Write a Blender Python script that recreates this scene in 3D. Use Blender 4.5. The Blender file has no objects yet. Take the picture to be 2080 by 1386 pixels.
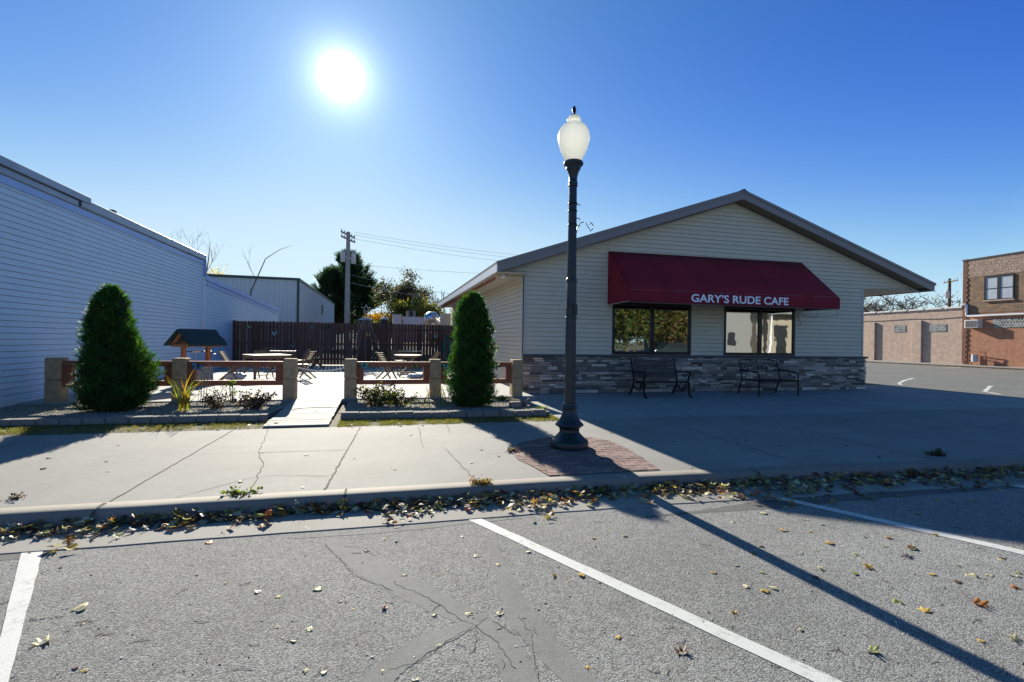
import bpy, bmesh, math, random
import numpy as np
from mathutils import Vector, Matrix
random.seed(7); RN = np.random.default_rng(11)
S = bpy.context.scene; COL = S.collection
rad = math.radians
# ------------------------------------------------------------ camera, sky, sun
CAM = (0.0, 0.0, 1.4)
YAW, PITCH, ROLL, FPX = 0.25278, -0.00158, 0.014898, 995.6
fw = Vector((math.sin(YAW)*math.cos(PITCH), math.cos(YAW)*math.cos(PITCH), math.sin(PITCH)))
rt = Vector((math.cos(YAW), -math.sin(YAW), 0)); up = rt.cross(fw)
rt2 = rt*math.cos(ROLL)+up*math.sin(ROLL); up2 = -rt*math.sin(ROLL)+up*math.cos(ROLL)
cd = bpy.data.cameras.new("camera"); cam = bpy.data.objects.new("camera", cd); COL.objects.link(cam)
m = Matrix((rt2, up2, -fw)).transposed().to_4x4(); m.translation = CAM; cam.matrix_world = m
cd.sensor_width = 36; cd.lens = 36*FPX/2080; cd.clip_start = 0.05; cd.clip_end = 3000
S.camera = cam
def G(px, py, z=0.0):
    "ground point seen at photo pixel"
    d = rt2*((px-1040)/FPX) - up2*((py-693)/FPX) + fw
    t = (z-1.4)/d.z; return Vector((d.x*t, d.y*t, z))
SUN_EL, SUN_AZ = 22.7, -5.5          # azimuth from +Y towards +X
W = bpy.data.worlds.new("World"); S.world = W; W.use_nodes = True
nt = W.node_tree; nt.nodes.clear()
out = nt.nodes.new("ShaderNodeOutputWorld"); bg = nt.nodes.new("ShaderNodeBackground")
sky = nt.nodes.new("ShaderNodeTexSky"); sky.sky_type = 'NISHITA'; sky.sun_disc = False
sky.sun_elevation = rad(SUN_EL); sky.sun_rotation = rad(SUN_AZ)
sky.altitude = 250; sky.air_density = 1.0; sky.dust_density = 0.35; sky.ozone_density = 2.5
tc = nt.nodes.new("ShaderNodeTexCoord"); nm = nt.nodes.new("ShaderNodeVectorMath"); nm.operation = 'NORMALIZE'
nt.links.new(tc.outputs['Generated'], nm.inputs[0])
# clear autumn sky: paler towards the horizon and towards the sun, added to a share of the Nishita sky
EXPO = 1.35
def mth(op, a, b=None):
    n = nt.nodes.new("ShaderNodeMath"); n.operation = op
    for i, v in enumerate((a, b)):
        if v is None: continue
        if isinstance(v, (int, float)): n.inputs[i].default_value = v
        else: nt.links.new(v, n.inputs[i])
    return n.outputs[0]
sz = nt.nodes.new("ShaderNodeSeparateXYZ"); nt.links.new(nm.outputs[0], sz.inputs[0])
dp = nt.nodes.new("ShaderNodeVectorMath"); dp.operation = 'DOT_PRODUCT'; nt.links.new(nm.outputs[0], dp.inputs[0])
dp.inputs[1].default_value = (-0.0798, 0.8901, 0.4488)
ac = nt.nodes.new("ShaderNodeMath"); ac.operation = 'ARCCOSINE'; nt.links.new(dp.outputs['Value'], ac.inputs[0])
zc = mth('MAXIMUM', mth('MINIMUM', sz.outputs[2], .65), 0.0); z2_ = mth('MULTIPLY', zc, zc); th_ = mth('MINIMUM', ac.outputs[0], 1.08)
cx3 = nt.nodes.new("ShaderNodeCombineXYZ")
for i, (a0, a1, a2, a3, cap) in enumerate([(2.50, -13.4, 10.3, -1.75, .66), (2.08, -9.8, 7.95, -1.15, .88), (1.10, -2.2, 0.0, -.55, 1.02)]):
    e = mth('ADD', mth('ADD', mth('ADD', mth('MULTIPLY', zc if i < 2 else mth('MAXIMUM', sz.outputs[2], 0.0), a1), a0), mth('MULTIPLY', z2_, a2)), mth('MULTIPLY', th_, a3))
    e = mth('EXPONENT', e); e = mth('DIVIDE', e, mth('POWER', mth('ADD', mth('POWER', mth('DIVIDE', e, cap), 3.0), 1.0), 1/3))
    nt.links.new(e, cx3.inputs[i])
g1 = nt.nodes.new("ShaderNodeVectorMath"); g1.operation = 'SCALE'; nt.links.new(cx3.outputs[0], g1.inputs[0]); g1.inputs['Scale'].default_value = 10.0/2**EXPO
g2 = nt.nodes.new("ShaderNodeVectorMath"); g2.operation = 'SCALE'; nt.links.new(sky.outputs[0], g2.inputs[0]); g2.inputs['Scale'].default_value = 0.01
hs = nt.nodes.new("ShaderNodeVectorMath"); hs.operation = 'ADD'; nt.links.new(g1.outputs[0], hs.inputs[0]); nt.links.new(g2.outputs[0], hs.inputs[1])
# the bright aureole round the sun: a function of the angle to the sun only
def gauss(s, k): # k*exp(-(a/s)^2)
    q = mth('DIVIDE', ac.outputs[0], s); q = mth('MULTIPLY', q, q); q = mth('MULTIPLY', q, -1.0)
    return mth('MULTIPLY', mth('EXPONENT', q), k)
SKY = 0.10
glow = mth('ADD', mth('ADD', gauss(0.020, 24.0), gauss(0.050, 3.0)), mth('MULTIPLY', mth('EXPONENT', mth('MULTIPLY', ac.outputs[0], -8.0)), 1.6))
gc = nt.nodes.new("ShaderNodeVectorMath"); gc.operation = 'SCALE'; gc.inputs[0].default_value = (0.85, 0.97, 1.0)
nt.links.new(glow, gc.inputs['Scale'])
add = nt.nodes.new("ShaderNodeVectorMath"); add.operation = 'ADD'
nt.links.new(hs.outputs[0], add.inputs[0]); nt.links.new(gc.outputs[0], add.inputs[1])
nt.links.new(add.outputs[0], bg.inputs[0]); bg.inputs[1].default_value = SKY
nt.links.new(bg.outputs[0], out.inputs[0])
sl = bpy.data.lights.new("sun", 'SUN'); sl.energy = 4.4; sl.angle = rad(0.5); sl.color = (1.0, 0.935, 0.79)
so = bpy.data.objects.new("sun", sl); COL.objects.link(so)
az, el = rad(SUN_AZ), rad(SUN_EL)
sd = Vector((math.sin(az)*math.cos(el), math.cos(az)*math.cos(el), math.sin(el)))
so.rotation_euler = sd.to_track_quat('Z', 'Y').to_euler(); so.location = (0, 0, 30)
S.view_settings.view_transform = 'Standard'; S.view_settings.look = 'None'
S.view_settings.exposure = EXPO; S.view_settings.gamma = 1
S.cycles.max_bounces = 6; S.cycles.transparent_max_bounces = 8
S.cycles.use_denoising = True
# ------------------------------------------------------------ materials
class N:
    "small node-graph helper"
    def __init__(s, name):
        s.m = bpy.data.materials.new(name); s.m.use_nodes = True; s.t = s.m.node_tree; s.t.nodes.clear()
        s.out = s.t.nodes.new("ShaderNodeOutputMaterial"); s.tc = s.t.nodes.new("ShaderNodeTexCoord")
        s.v = s.tc.outputs['Object']
    def new(s, ty, **kw):
        n = s.t.nodes.new("ShaderNode"+ty)
        for k, v in kw.items(): setattr(n, k, v)
        return n
    def put(s, sock, v):
        if hasattr(v, 'links') or isinstance(v, bpy.types.NodeSocket): s.t.links.new(v, sock)
        elif isinstance(v, tuple) and len(v) == 3 and sock.type == 'RGBA': sock.default_value = (*v, 1)
        else: sock.default_value = v
    def noise(s, scale, detail=4, rough=.6, vec=None):
        n = s.new("TexNoise"); n.inputs['Scale'].default_value = scale; n.inputs['Detail'].default_value = detail
        n.inputs['Roughness'].default_value = rough; s.put(n.inputs['Vector'], vec or s.v); return n.outputs['Fac']
    def ramp(s, f, a, b, ca=0.0, cb=1.0):
        n = s.new("MapRange"); n.inputs['From Min'].default_value = a; n.inputs['From Max'].default_value = b
        n.inputs['To Min'].default_value = ca; n.inputs['To Max'].default_value = cb; s.put(n.inputs['Value'], f); return n.outputs[0]
    def mix(s, f, a, b, blend='MIX'):
        n = s.new("Mix", data_type='RGBA', blend_type=blend)
        s.put(n.inputs[0], f); s.put(n.inputs[6], a); s.put(n.inputs[7], b); return n.outputs[2]
    def math(s, op, a, b=0.0):
        n = s.new("Math", operation=op); s.put(n.inputs[0], a); s.put(n.inputs[1], b); return n.outputs[0]
    def scalev(s, sc):
        n = s.new("Mapping"); n.inputs['Scale'].default_value = sc; s.put(n.inputs['Vector'], s.v); return n.outputs[0]
    def bump(s, h, strength=.3, dist=.01):
        n = s.new("Bump"); n.inputs['Strength'].default_value = strength; n.inputs['Distance'].default_value = dist
        s.put(n.inputs['Height'], h); return n.outputs[0]
    def bsdf(s, color, rough=.7, metal=0.0, normal=None, spec=.5, ior=1.5):
        b = s.new("BsdfPrincipled"); s.put(b.inputs['Base Color'], color); s.put(b.inputs['Roughness'], rough)
        b.inputs['Metallic'].default_value = metal; b.inputs['Specular IOR Level'].default_value = spec; b.inputs['IOR'].default_value = ior
        if normal is not None: s.put(b.inputs['Normal'], normal)
        return b.outputs[0]
    def done(s, sh): s.t.links.new(sh, s.out.inputs[0]); return s.m
def simple(name, c, rough=.7, metal=0.0, var=.18, scale=6, bump=0.0, bscale=60, attr=False, spec=.4, dirt=0.0, stretch=None):
    g = N(name); base = c
    if attr:
        a = g.new("Attribute", attribute_name="Col"); base = g.mix(1.0, a.outputs['Color'], c, 'MULTIPLY')
    v = g.scalev(stretch) if stretch else None
    f = g.noise(scale, 5, .65, v)
    fac = g.ramp(f, .25, .75, 1-var, 1+var)
    sc = g.new("VectorMath", operation='SCALE'); g.put(sc.inputs[0], base); g.put(sc.inputs['Scale'], fac)
    col = sc.outputs[0]
    if dirt:
        d = g.ramp(g.noise(1.7, 6, .7), .5, .75, 0, dirt); col = g.mix(d, col, (.07, .06, .05))
    nrm = g.bump(g.noise(bscale, 4, .6, v), bump, .004) if bump else None
    return g.done(g.bsdf(col, rough, metal, nrm, spec))
def foliage(name, tint=(1, 1, 1), trans=.45):
    g = N(name); a = g.new("Attribute", attribute_name="Col"); c = g.mix(1.0, a.outputs['Color'], tint, 'MULTIPLY')
    d = g.bsdf(c, .55, 0, None, .35); t = g.new("BsdfTranslucent"); g.put(t.inputs[0], g.mix(1.0, c, (1.5, 1.5, .7), 'MULTIPLY'))
    mx = g.new("MixShader"); mx.inputs[0].default_value = trans
    g.t.links.new(d, mx.inputs[1]); g.t.links.new(t.outputs[0], mx.inputs[2]); return g.done(mx.outputs[0])
def concrete(name, c, dark=.82, speck=.25):
    g = N(name)
    big = g.ramp(g.noise(.8, 5, .6), .3, .7, dark, 1.05); mid = g.ramp(g.noise(9, 6, .7), .3, .7, .93, 1.06)
    fine = g.ramp(g.noise(260, 3, .7), .35, .65, 1-speck*.5, 1+speck*.5)
    f = g.math('MULTIPLY', g.math('MULTIPLY', big, mid), fine)
    sc = g.new("VectorMath", operation='SCALE'); sc.inputs[0].default_value = c; g.put(sc.inputs['Scale'], f)
    vo = g.new("TexVoronoi"); vo.inputs['Scale'].default_value = 90; g.put(vo.inputs['Vector'], g.v)
    sp = g.ramp(vo.outputs['Distance'], .0, .12, .35, 0)
    stain = g.ramp(g.noise(2.3, 7, .72), .60, .74, 0, .35)
    col = g.mix(stain, g.mix(sp, sc.outputs[0], (.10, .09, .08)), (.16, .15, .13))
    return g.done(g.bsdf(col, .85, 0, g.bump(g.noise(220, 4, .7), .35, .003), .3))
def asphalt(name, c, patch=False):
    g = N(name)
    vo = g.new("TexVoronoi"); vo.inputs['Scale'].default_value = 110 if not patch else 160; g.put(vo.inputs['Vector'], g.v)
    cs = g.new("SeparateColor"); g.put(cs.inputs[0], vo.outputs['Color'])
    st = g.ramp(cs.outputs[0], 0, 1, .62, 1.35) if not patch else g.ramp(cs.outputs[0], 0, 1, .9, 1.1)
    pale = g.ramp(cs.outputs[1], .93, .97, 0, .55 if not patch else .12); dk = g.ramp(vo.outputs['Distance'], .45, .8, 0, .55 if not patch else .2)
    big = g.math('MULTIPLY', g.ramp(g.noise(.55, 6, .68), .32, .68, .80, 1.12), g.ramp(g.noise(2.6, 7, .75), .52, .72, 1.0, .84)); mid = g.ramp(g.noise(14, 5, .7), .3, .7, .88, 1.1)
    f = g.math('MULTIPLY', g.math('MULTIPLY', big, mid), st)
    sc = g.new("VectorMath", operation='SCALE'); sc.inputs[0].default_value = c; g.put(sc.inputs['Scale'], f)
    col = g.mix(dk, g.mix(pale, sc.outputs[0], (.42, .40, .37)), (.035, .034, .033))
    h = g.math('ADD', g.math('MULTIPLY', vo.outputs['Distance'], -.6), g.noise(170, 4, .7))
    return g.done(g.bsdf(col, .9, 0, g.bump(h, .8 if not patch else .25, .006), .25))
def brickmat(name, c1, c2, mortar, bw, bh, plane='yz', msize=.008, bump=.5, rough=.85, rock=0.0, bias=0.0):
    g = N(name); sp = g.new("SeparateXYZ"); g.put(sp.inputs[0], g.v); cb = g.new("CombineXYZ")
    a, b = {'yz': (1, 2), 'xz': (0, 2), 'xy': (0, 1)}[plane]
    g.t.links.new(sp.outputs[a], cb.inputs[0]); g.t.links.new(sp.outputs[b], cb.inputs[1])
    br = g.new("TexBrick"); g.put(br.inputs['Vector'], cb.outputs[0]); br.inputs['Scale'].default_value = 1
    br.inputs['Brick Width'].default_value = bw; br.inputs['Row Height'].default_value = bh
    br.inputs['Mortar Size'].default_value = msize; br.inputs['Bias'].default_value = bias
    g.put(br.inputs['Color1'], c1); g.put(br.inputs['Color2'], c2); g.put(br.inputs['Mortar'], mortar)
    f = g.ramp(g.noise(3, 6, .7), .3, .7, .78, 1.18)
    sc = g.new("VectorMath", operation='SCALE'); g.put(sc.inputs[0], br.outputs['Color']); g.put(sc.inputs['Scale'], f)
    h = g.math('MULTIPLY', br.outputs['Fac'], -1.0)
    if rock: h = g.math('ADD', h, g.math('MULTIPLY', g.noise(7, 5, .7), rock))
    else: h = g.math('ADD', h, g.math('MULTIPLY', g.noise(60, 3, .7), .5))
    return g.done(g.bsdf(sc.outputs[0], rough, 0, g.bump(h, bump, .02 if rock else .008), .25))
def wood(name, c, rough=.7, var=.35, axis=0, attr=False, trans=False):
    st = [30, 30, 30]; st[axis] = 1.6
    return simple(name, c, rough, 0, var, 1.0, .5, 1.0, attr, .35, 0, tuple(st))
M = {}
M['road'] = asphalt('asphalt', (.265, .263, .255)); M['patch'] = asphalt('asphalt sealer', (.200, .200, .192), True)
M['walk'] = concrete('sidewalk concrete', (.245, .238, .222)); M['kerbc'] = concrete('kerb concrete', (.225, .205, .18), .78)
M['fore'] = concrete('forecourt concrete', (.30, .302, .292)); M['patio'] = concrete('patio concrete', (.31, .305, .295), .93, .1)
M['gutter'] = concrete('gutter concrete', (.275, .26, .235), .8)
M['soil'] = simple('bare soil', (.20, .175, .145), .95, 0, .5, 20, .8, 90)
M['strip'] = simple('grass edge soil', (.115, .095, .06), .95, 0, .5, 20, .8, 90)
M['farland'] = simple('dry grass ground', (.13, .13, .07), .95, 0, .35, 3, .5, 30)
g = N('road paint'); w1 = g.ramp(g.noise(28, 6, .75), .50, .60, 0, 1); w2 = g.ramp(g.noise(3.5, 3, .6), .42, .62, .0, 1)
w3 = g.ramp(g.noise(130, 3, .7), .60, .68, 0, .8); wf = g.math('MAXIMUM', g.math('MULTIPLY', g.math('MULTIPLY', w1, w2), .55), g.math('MULTIPLY', w3, .5))
M['paint'] = g.done(g.bsdf(g.mix(wf, (.54, .54, .52), (.24, .24, .23)), .7, 0, g.bump(g.noise(150, 3, .6), .5, .003), .3))
M['joint'] = simple('joint grit', (.075, .07, .062), .95, 0, .3, 50)
M['attr'] = simple('tinted matt', (1, 1, 1), .85, 0, .15, 30, .4, 120, True)
M['stone'] = simple('ledge stone', (1, 1, 1), .85, 0, .28, 14, .9, 70, True)
M['mortar'] = simple('dark mortar and gap shade', (.06, .058, .055), .95)
M['capst'] = simple('slate cap', (.075, .08, .09), .7, 0, .25, 12, .4, 60)
M['cafe'] = simple('tan vinyl siding', (.64, .575, .42), .55, 0, .05, 1.5, .12, 40, spec=.35)
M['cafetrim'] = simple('tan trim', (.50, .48, .41), .5, 0, .06)
M['blue'] = simple('sky tinted vinyl siding', (.54, .68, .78), .5, 0, .05, 1.2, .1, 40, spec=.35)  # light grey-white siding; blue skylight of its shaded side put into the colour
M['skytrim'] = simple('sky tinted metal fascia', (.24, .40, .74), .4, 0, .12, 1.5, .1, 3, spec=.5)  # white metal; the blue sky it reflects is put into the colour
M['whitetrim'] = simple('white painted metal', (.74, .75, .76), .4, 0, .06)
M['coping'] = simple('weathered galvanised coping', (.22, .26, .33), .42, .6, .22, 1.3, .25, 2.5)
M['fascia'] = simple('taupe metal fascia', (.24, .215, .20), .4, 0, .06)
M['roofmetal'] = simple('brown ribbed roof metal', (.13, .105, .09), .45, .2, .2, 4)
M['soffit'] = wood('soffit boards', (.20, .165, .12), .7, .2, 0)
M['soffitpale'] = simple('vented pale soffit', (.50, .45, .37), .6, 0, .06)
M['bronze'] = simple('dark bronze frame', (.018, .018, .018), .35, .3, .1)
M['black'] = simple('black iron', (.012, .012, .012), .42, .5, .2, 30, .2, 80)
M['awning'] = None
g = N('maroon awning canvas'); wv = g.noise(1.2, 3, .5); f = g.ramp(wv, .3, .7, .9, 1.12)
sc = g.new("VectorMath", operation='SCALE'); sc.inputs[0].default_value = (.225, .011, .024); g.put(sc.inputs['Scale'], f)
M['awning'] = g.done(g.bsdf(sc.outputs[0], .75, 0, g.bump(g.noise(400, 2, .5), .2, .002), .3))
M['letter'] = simple('white lettering', (.93, .94, .96), .5, 0, .02)
M['lamppaint'] = simple('green black lamp paint', (.012, .022, .026), .42, .15, .35, 14, .25, 60, spec=.6, dirt=.25)
g = N('frosted globe'); p = g.bsdf((.86, .85, .80), .25, 0, g.bump(g.noise(120, 2, .5), .35, .004), .5)
t = g.new("BsdfTranslucent"); t.inputs[0].default_value = (.84, .84, .77, 1)
mx = g.new("MixShader"); mx.inputs[0].default_value = .62; g.t.links.new(p, mx.inputs[1]); g.t.links.new(t.outputs[0], mx.inputs[2])
tr = g.new("BsdfTransparent"); m2 = g.new("MixShader"); m2.inputs[0].default_value = .12
g.t.links.new(mx.outputs[0], m2.inputs[1]); g.t.links.new(tr.outputs[0], m2.inputs[2]); M['globe'] = g.done(m2.outputs[0])
M['conpost'] = simple('brown split concrete post', (.42, .29, .165), .9, 0, .3, 9, .9, 45)
M['redwood'] = wood('red stained rail', (.30, .095, .045), .6, .35, 0); M['redwoodv'] = wood('red stained upright', (.27, .09, .045), .6, .35, 2)
M['cedar'] = wood('orange cedar', (.50, .19, .07), .6, .3, 0); M['cedarv'] = wood('orange cedar upright', (.46, .17, .065), .6, .3, 2)
M['fence'] = wood('dark brown stained fence', (.135, .068, .045), .75, .5, 2, True)
M['shingle'] = brickmat('dark green shingle', (.022, .04, .042), (.035, .055, .055), (.012, .016, .016), .30, .1, 'xz', .004, .6, .9)
M['basin'] = simple('grey stone block', (.30, .29, .27), .9, 0, .4, 12, .8, 40)
M['teak'] = wood('weathered acacia', (.20, .135, .08), .6, .4, 0); M['teakv'] = wood('weathered acacia leg', (.19, .125, .075), .6, .4, 2)
M['tabletop'] = wood('pale table boards', (.40, .35, .27), .55, .15, 0)
M['plank'] = wood('bleached ramp planks', (.27, .262, .24), .8, .2, 0, True)
M['block'] = simple('split edging block', (.20, .18, .16), .95, 0, .3, 9, .9, 50)
M['foli'] = foliage('foliage', (.85, .85, .85)); M['folid'] = foliage('evergreen foliage', (1.0, 1.12, .95), .42)
M['leaf'] = foliage('fallen leaf', (1, .97, .85), .35)
M['bark'] = simple('bark', (.10, .08, .065), .95, 0, .4, 12, .9, 30)
M['poleg'] = wood('grey weathered pole', (.27, .26, .25), .9, .3, 2); M['polebr'] = wood('brown pole', (.10, .075, .055), .9, .3, 2)
M['galv'] = simple('galvanised steel', (.55, .57, .60), .28, .85, .12, 5)
M['can'] = simple('grey transformer paint', (.42, .45, .48), .45, 0, .06)
M['offwhite'] = simple('off-white panel', (.62, .60, .56), .5, 0, .08)
M['darkgreen'] = simple('dark green trim', (.02, .05, .045), .45)
M['ribwall'] = simple('grey steel wall', (.44, .48, .52), .45, .1, .05, 2)
M['tankblk'] = simple('dark tank', (.02, .022, .025), .5)
M['teal'] = simple('teal hose', (.03, .30, .26), .4)
M['wire'] = simple('cable', (.03, .03, .03), .6)
M['rope'] = simple('white rope', (.7, .7, .68), .8)
M['bag'] = simple('pale plastic bag', (.55, .60, .68), .35, 0, .35, 8, .6, 20)
g = N('window glass'); n_ = g.bump(g.noise(1.6, 2, .5), .06, .03)
p = g.bsdf((.018, .02, .022), .02, 0, n_, .5, 1.6); gl = g.new("BsdfGlossy"); gl.inputs[0].default_value = (.86, .88, .86, 1); gl.inputs['Roughness'].default_value = .015
g.t.links.new(n_, gl.inputs['Normal']); mx = g.new("MixShader"); mx.inputs[0].default_value = .44
g.t.links.new(p, mx.inputs[1]); g.t.links.new(gl.outputs[0], mx.inputs[2]); M['glass'] = g.done(mx.outputs[0])
M['blind'] = simple('window with pale blind', (.40, .44, .50), .25, 0, .12, 3)
M['glassblock'] = brickmat('glass block', (.22, .26, .28), (.06, .08, .08), (.35, .33, .30), .20, .20, 'yz', .02, .4, .25)
M['glassblock'].node_tree.nodes
M['cmu'] = brickmat('tan painted block', (.46, .345, .28), (.40, .30, .24), (.34, .25, .20), .40, .20, 'yz', .008, .35)
M['rustbrick'] = brickmat('orange red brick', (.38, .15, .08), (.28, .09, .04), (.42, .30, .22), .21, .068, 'yz', .009, .5)
M['brownbrick'] = brickmat('brown long brick', (.24, .14, .075), (.12, .075, .055), (.34, .26, .19), .42, .10, 'yz', .010, .6)
M['rockface'] = brickmat('rock face block', (.38, .28, .22), (.29, .205, .165), (.18, .13, .10), .40, .20, 'yz', .012, 1.0, .9, 2.2)
M['cream'] = simple('cream stucco', (.30, .27, .22), .8); M['greywall'] = simple('grey siding', (.20, .21, .215), .7)
M['carp'] = simple('car paint', (.03, .05, .06), .2, .4, .03); M['tyre'] = simple('tyre', (.015, .015, .015), .8)
M['winglass'] = simple('dark glass', (.02, .022, .025), .08, 0, .02)
# ------------------------------------------------------------ mesh helpers
class MB:
    def __init__(s): s.v = []; s.f = []; s.c = []; s.sm = []
    def add(s, vs, fs, col=None, smooth=False):
        o = len(s.v); s.v += [tuple(v) for v in vs]
        for f in fs: s.f.append(tuple(i+o for i in f)); s.c.append(col or (1, 1, 1)); s.sm.append(smooth)
        return s
    def box(s, a, b, col=None):
        x0, y0, z0 = a; x1, y1, z1 = b
        vs = [(x0,y0,z0),(x1,y0,z0),(x1,y1,z0),(x0,y1,z0),(x0,y0,z1),(x1,y0,z1),(x1,y1,z1),(x0,y1,z1)]
        return s.add(vs, [(0,3,2,1),(4,5,6,7),(0,1,5,4),(1,2,6,5),(2,3,7,6),(3,0,4,7)], col)
    def obox(s, c, d, u, sz, col=None):
        "box centred c, long axis d, second axis u, full sizes sz"
        d = Vector(d).normalized(); u = Vector(u); u = (u-d*u.dot(d)).normalized(); w = d.cross(u); c = Vector(c)
        vs = [c+d*(i*sz[0]/2)+u*(j*sz[1]/2)+w*(k*sz[2]/2) for k in (-1, 1) for i, j in ((-1,-1),(1,-1),(1,1),(-1,1))]
        return s.add(vs, [(0,3,2,1),(4,5,6,7),(0,1,5,4),(1,2,6,5),(2,3,7,6),(3,0,4,7)], col)
    def beam(s, a, b, w, h, col=None, u=(0, 0, 1)):
        a = Vector(a); b = Vector(b); d = b-a
        if abs(d.normalized().dot(Vector(u))) > .98: u = (0, 1, 0)
        return s.obox((a+b)/2, d, u, (d.length, h, w), col)
    def tube(s, pts, r, n=8, col=None, caps=True, smooth=True):
        pts = [Vector(p) for p in pts]; rs = r if isinstance(r, (list, tuple)) else [r]*len(pts)
        vs = []; ref = Vector((0, 0, 1))
        for i, p in enumerate(pts):
            d = (pts[min(i+1, len(pts)-1)]-pts[max(i-1, 0)]).normalized()
            if abs(d.dot(ref)) > .97: ref = Vector((1, 0, 0)) if abs(d.x) < .9 else Vector((0, 1, 0))
            a = (ref-d*ref.dot(d)).normalized(); b = d.cross(a)
            for k in range(n):
                t = 2*math.pi*k/n; vs.append(p+a*(math.cos(t)*rs[i])+b*(math.sin(t)*rs[i]))
        fs = [(i*n+k, i*n+(k+1) % n, (i+1)*n+(k+1) % n, (i+1)*n+k) for i in range(len(pts)-1) for k in range(n)]
        s.add(vs, fs, col, smooth)
        if caps: s.add([vs[k] for k in range(n)][::-1], [tuple(range(n))], col); s.add(vs[-n:], [tuple(range(n))], col)
        return s
    def lathe(s, prof, c=(0, 0, 0), n=32, flute=0, fl=0.0, col=None, fz=None):
        vs = []
        for r, z in prof:
            for k in range(n):
                t = 2*math.pi*k/n; q = r
                if flute and (fz is None or fz[0] <= z <= fz[1]): q = r*(1-fl*(.5+.5*math.cos(flute*t)))
                vs.append((c[0]+q*math.cos(t), c[1]+q*math.sin(t), c[2]+z))
        fs = [(i*n+k, i*n+(k+1) % n, (i+1)*n+(k+1) % n, (i+1)*n+k) for i in range(len(prof)-1) for k in range(n)]
        s.add(vs, fs, col, True); s.add(vs[:n][::-1], [tuple(range(n))], col); s.add(vs[-n:], [tuple(range(n))], col); return s
    def prism(s, poly, z0, z1, col=None):
        n = len(poly); A = sum(poly[i][0]*poly[(i+1)%n][1]-poly[(i+1)%n][0]*poly[i][1] for i in range(n))
        if A < 0: poly = poly[::-1]
        vs = [(p[0], p[1], z0) for p in poly]+[(p[0], p[1], z1) for p in poly]
        return s.add(vs, [tuple(range(n))[::-1], tuple(range(n, 2*n))]+[(i, (i+1)%n, n+(i+1)%n, n+i) for i in range(n)], col)
    def slabv(s, poly, axis, a, b, col=None):
        "polygon in the plane normal to axis ('x': (y,z) or 'y': (x,z)), from a to b"
        n = len(poly); P = (lambda p, t: (t, p[0], p[1])) if axis == 'x' else (lambda p, t: (p[0], t, p[1]))
        vs = [P(p, a) for p in poly]+[P(p, b) for p in poly]
        return s.add(vs, [tuple(range(n)), tuple(range(n, 2*n))[::-1]]+[(i, n+i, n+(i+1)%n, (i+1)%n) for i in range(n)], col)
    def build(s, name, mat, parent=None, bevel=0.0, fix=True, seg=2):
        me = bpy.data.meshes.new(name); o = bpy.data.objects.new(name, me); COL.objects.link(o)
        off = Vector((0, 0, 0))
        if parent is not None:
            r = parent
            while r: off += r.location; r = r.parent
        vs = s.v if off.length == 0 else [(v[0]-off.x, v[1]-off.y, v[2]-off.z) for v in s.v]
        me.from_pydata(vs, [], s.f); me.materials.append(M[mat] if isinstance(mat, str) else mat)
        ca = me.color_attributes.new("Col", 'FLOAT_COLOR', 'CORNER')
        tot = np.array([len(f) for f in s.f]); cc = np.ones((tot.sum(), 4), np.float32)
        cc[:, :3] = np.repeat(np.array(s.c, np.float32).reshape(-1, 3), tot, axis=0); ca.data.foreach_set('color', cc.ravel())
        me.polygons.foreach_set('use_smooth', s.sm)
        if fix:
            bm = bmesh.new(); bm.from_mesh(me); bmesh.ops.recalc_face_normals(bm, faces=bm.faces); bm.to_mesh(me); bm.free()
        me.update()
        if bevel:
            b = o.modifiers.new("bevel", 'BEVEL'); b.width = bevel; b.segments = seg; b.limit_method = 'ANGLE'
        if parent is not None: o.parent = parent
        return o
def cards(name, P, D, U, L, Wd, Cc, mat, parent=None, bend=0.0):
    "many small pointed leaves: base P, direction D, side U, length L, width Wd, colours"
    P = np.asarray(P, float); n = len(P)
    off = np.zeros(3)
    r = parent
    while r is not None: off += np.array(r.location); r = r.parent
    D = D/np.linalg.norm(D, axis=1, keepdims=True); U = U-D*(U*D).sum(1, keepdims=True); U /= np.linalg.norm(U, axis=1, keepdims=True)+1e-9
    L = np.broadcast_to(np.asarray(L, float).reshape(-1, 1), (n, 1)); Wd = np.broadcast_to(np.asarray(Wd, float).reshape(-1, 1), (n, 1))
    P = P-off; V = np.stack([P, P+D*L*.45+U*Wd*.5, P+D*L, P+D*L*.45-U*Wd*.5], 1).reshape(-1, 3)
    me = bpy.data.meshes.new(name); me.vertices.add(4*n); me.vertices.foreach_set('co', V.astype(np.float32).ravel())
    me.loops.add(4*n); me.loops.foreach_set('vertex_index', np.arange(4*n, dtype=np.int32))
    me.polygons.add(n); me.polygons.foreach_set('loop_start', np.arange(0, 4*n, 4, dtype=np.int32)); me.update(calc_edges=True)
    ca = me.color_attributes.new("Col", 'FLOAT_COLOR', 'CORNER'); cc = np.ones((4*n, 4), np.float32)
    cc[:, :3] = np.repeat(np.asarray(Cc, np.float32), 4, axis=0); ca.data.foreach_set('color', cc.ravel())
    me.materials.append(M[mat]); o = bpy.data.objects.new(name, me); COL.objects.link(o)
    if parent is not None: o.parent = parent
    return o
def rdir(n): v = RN.normal(size=(n, 3)); return v/np.linalg.norm(v, axis=1, keepdims=True)
def cols(n, pal, jit=.15, w=None):
    pal = np.array(pal); c = pal[RN.choice(len(pal), n, p=w)]; return np.clip(c*(1+RN.normal(size=(n, 1))*jit), .004, 1)
def tag(o, label=None, cat=None, group=None, kind=None):
    if label: o['label'] = label
    if cat: o['category'] = cat
    if group: o['group'] = group
    if kind: o['kind'] = kind
    return o
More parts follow.
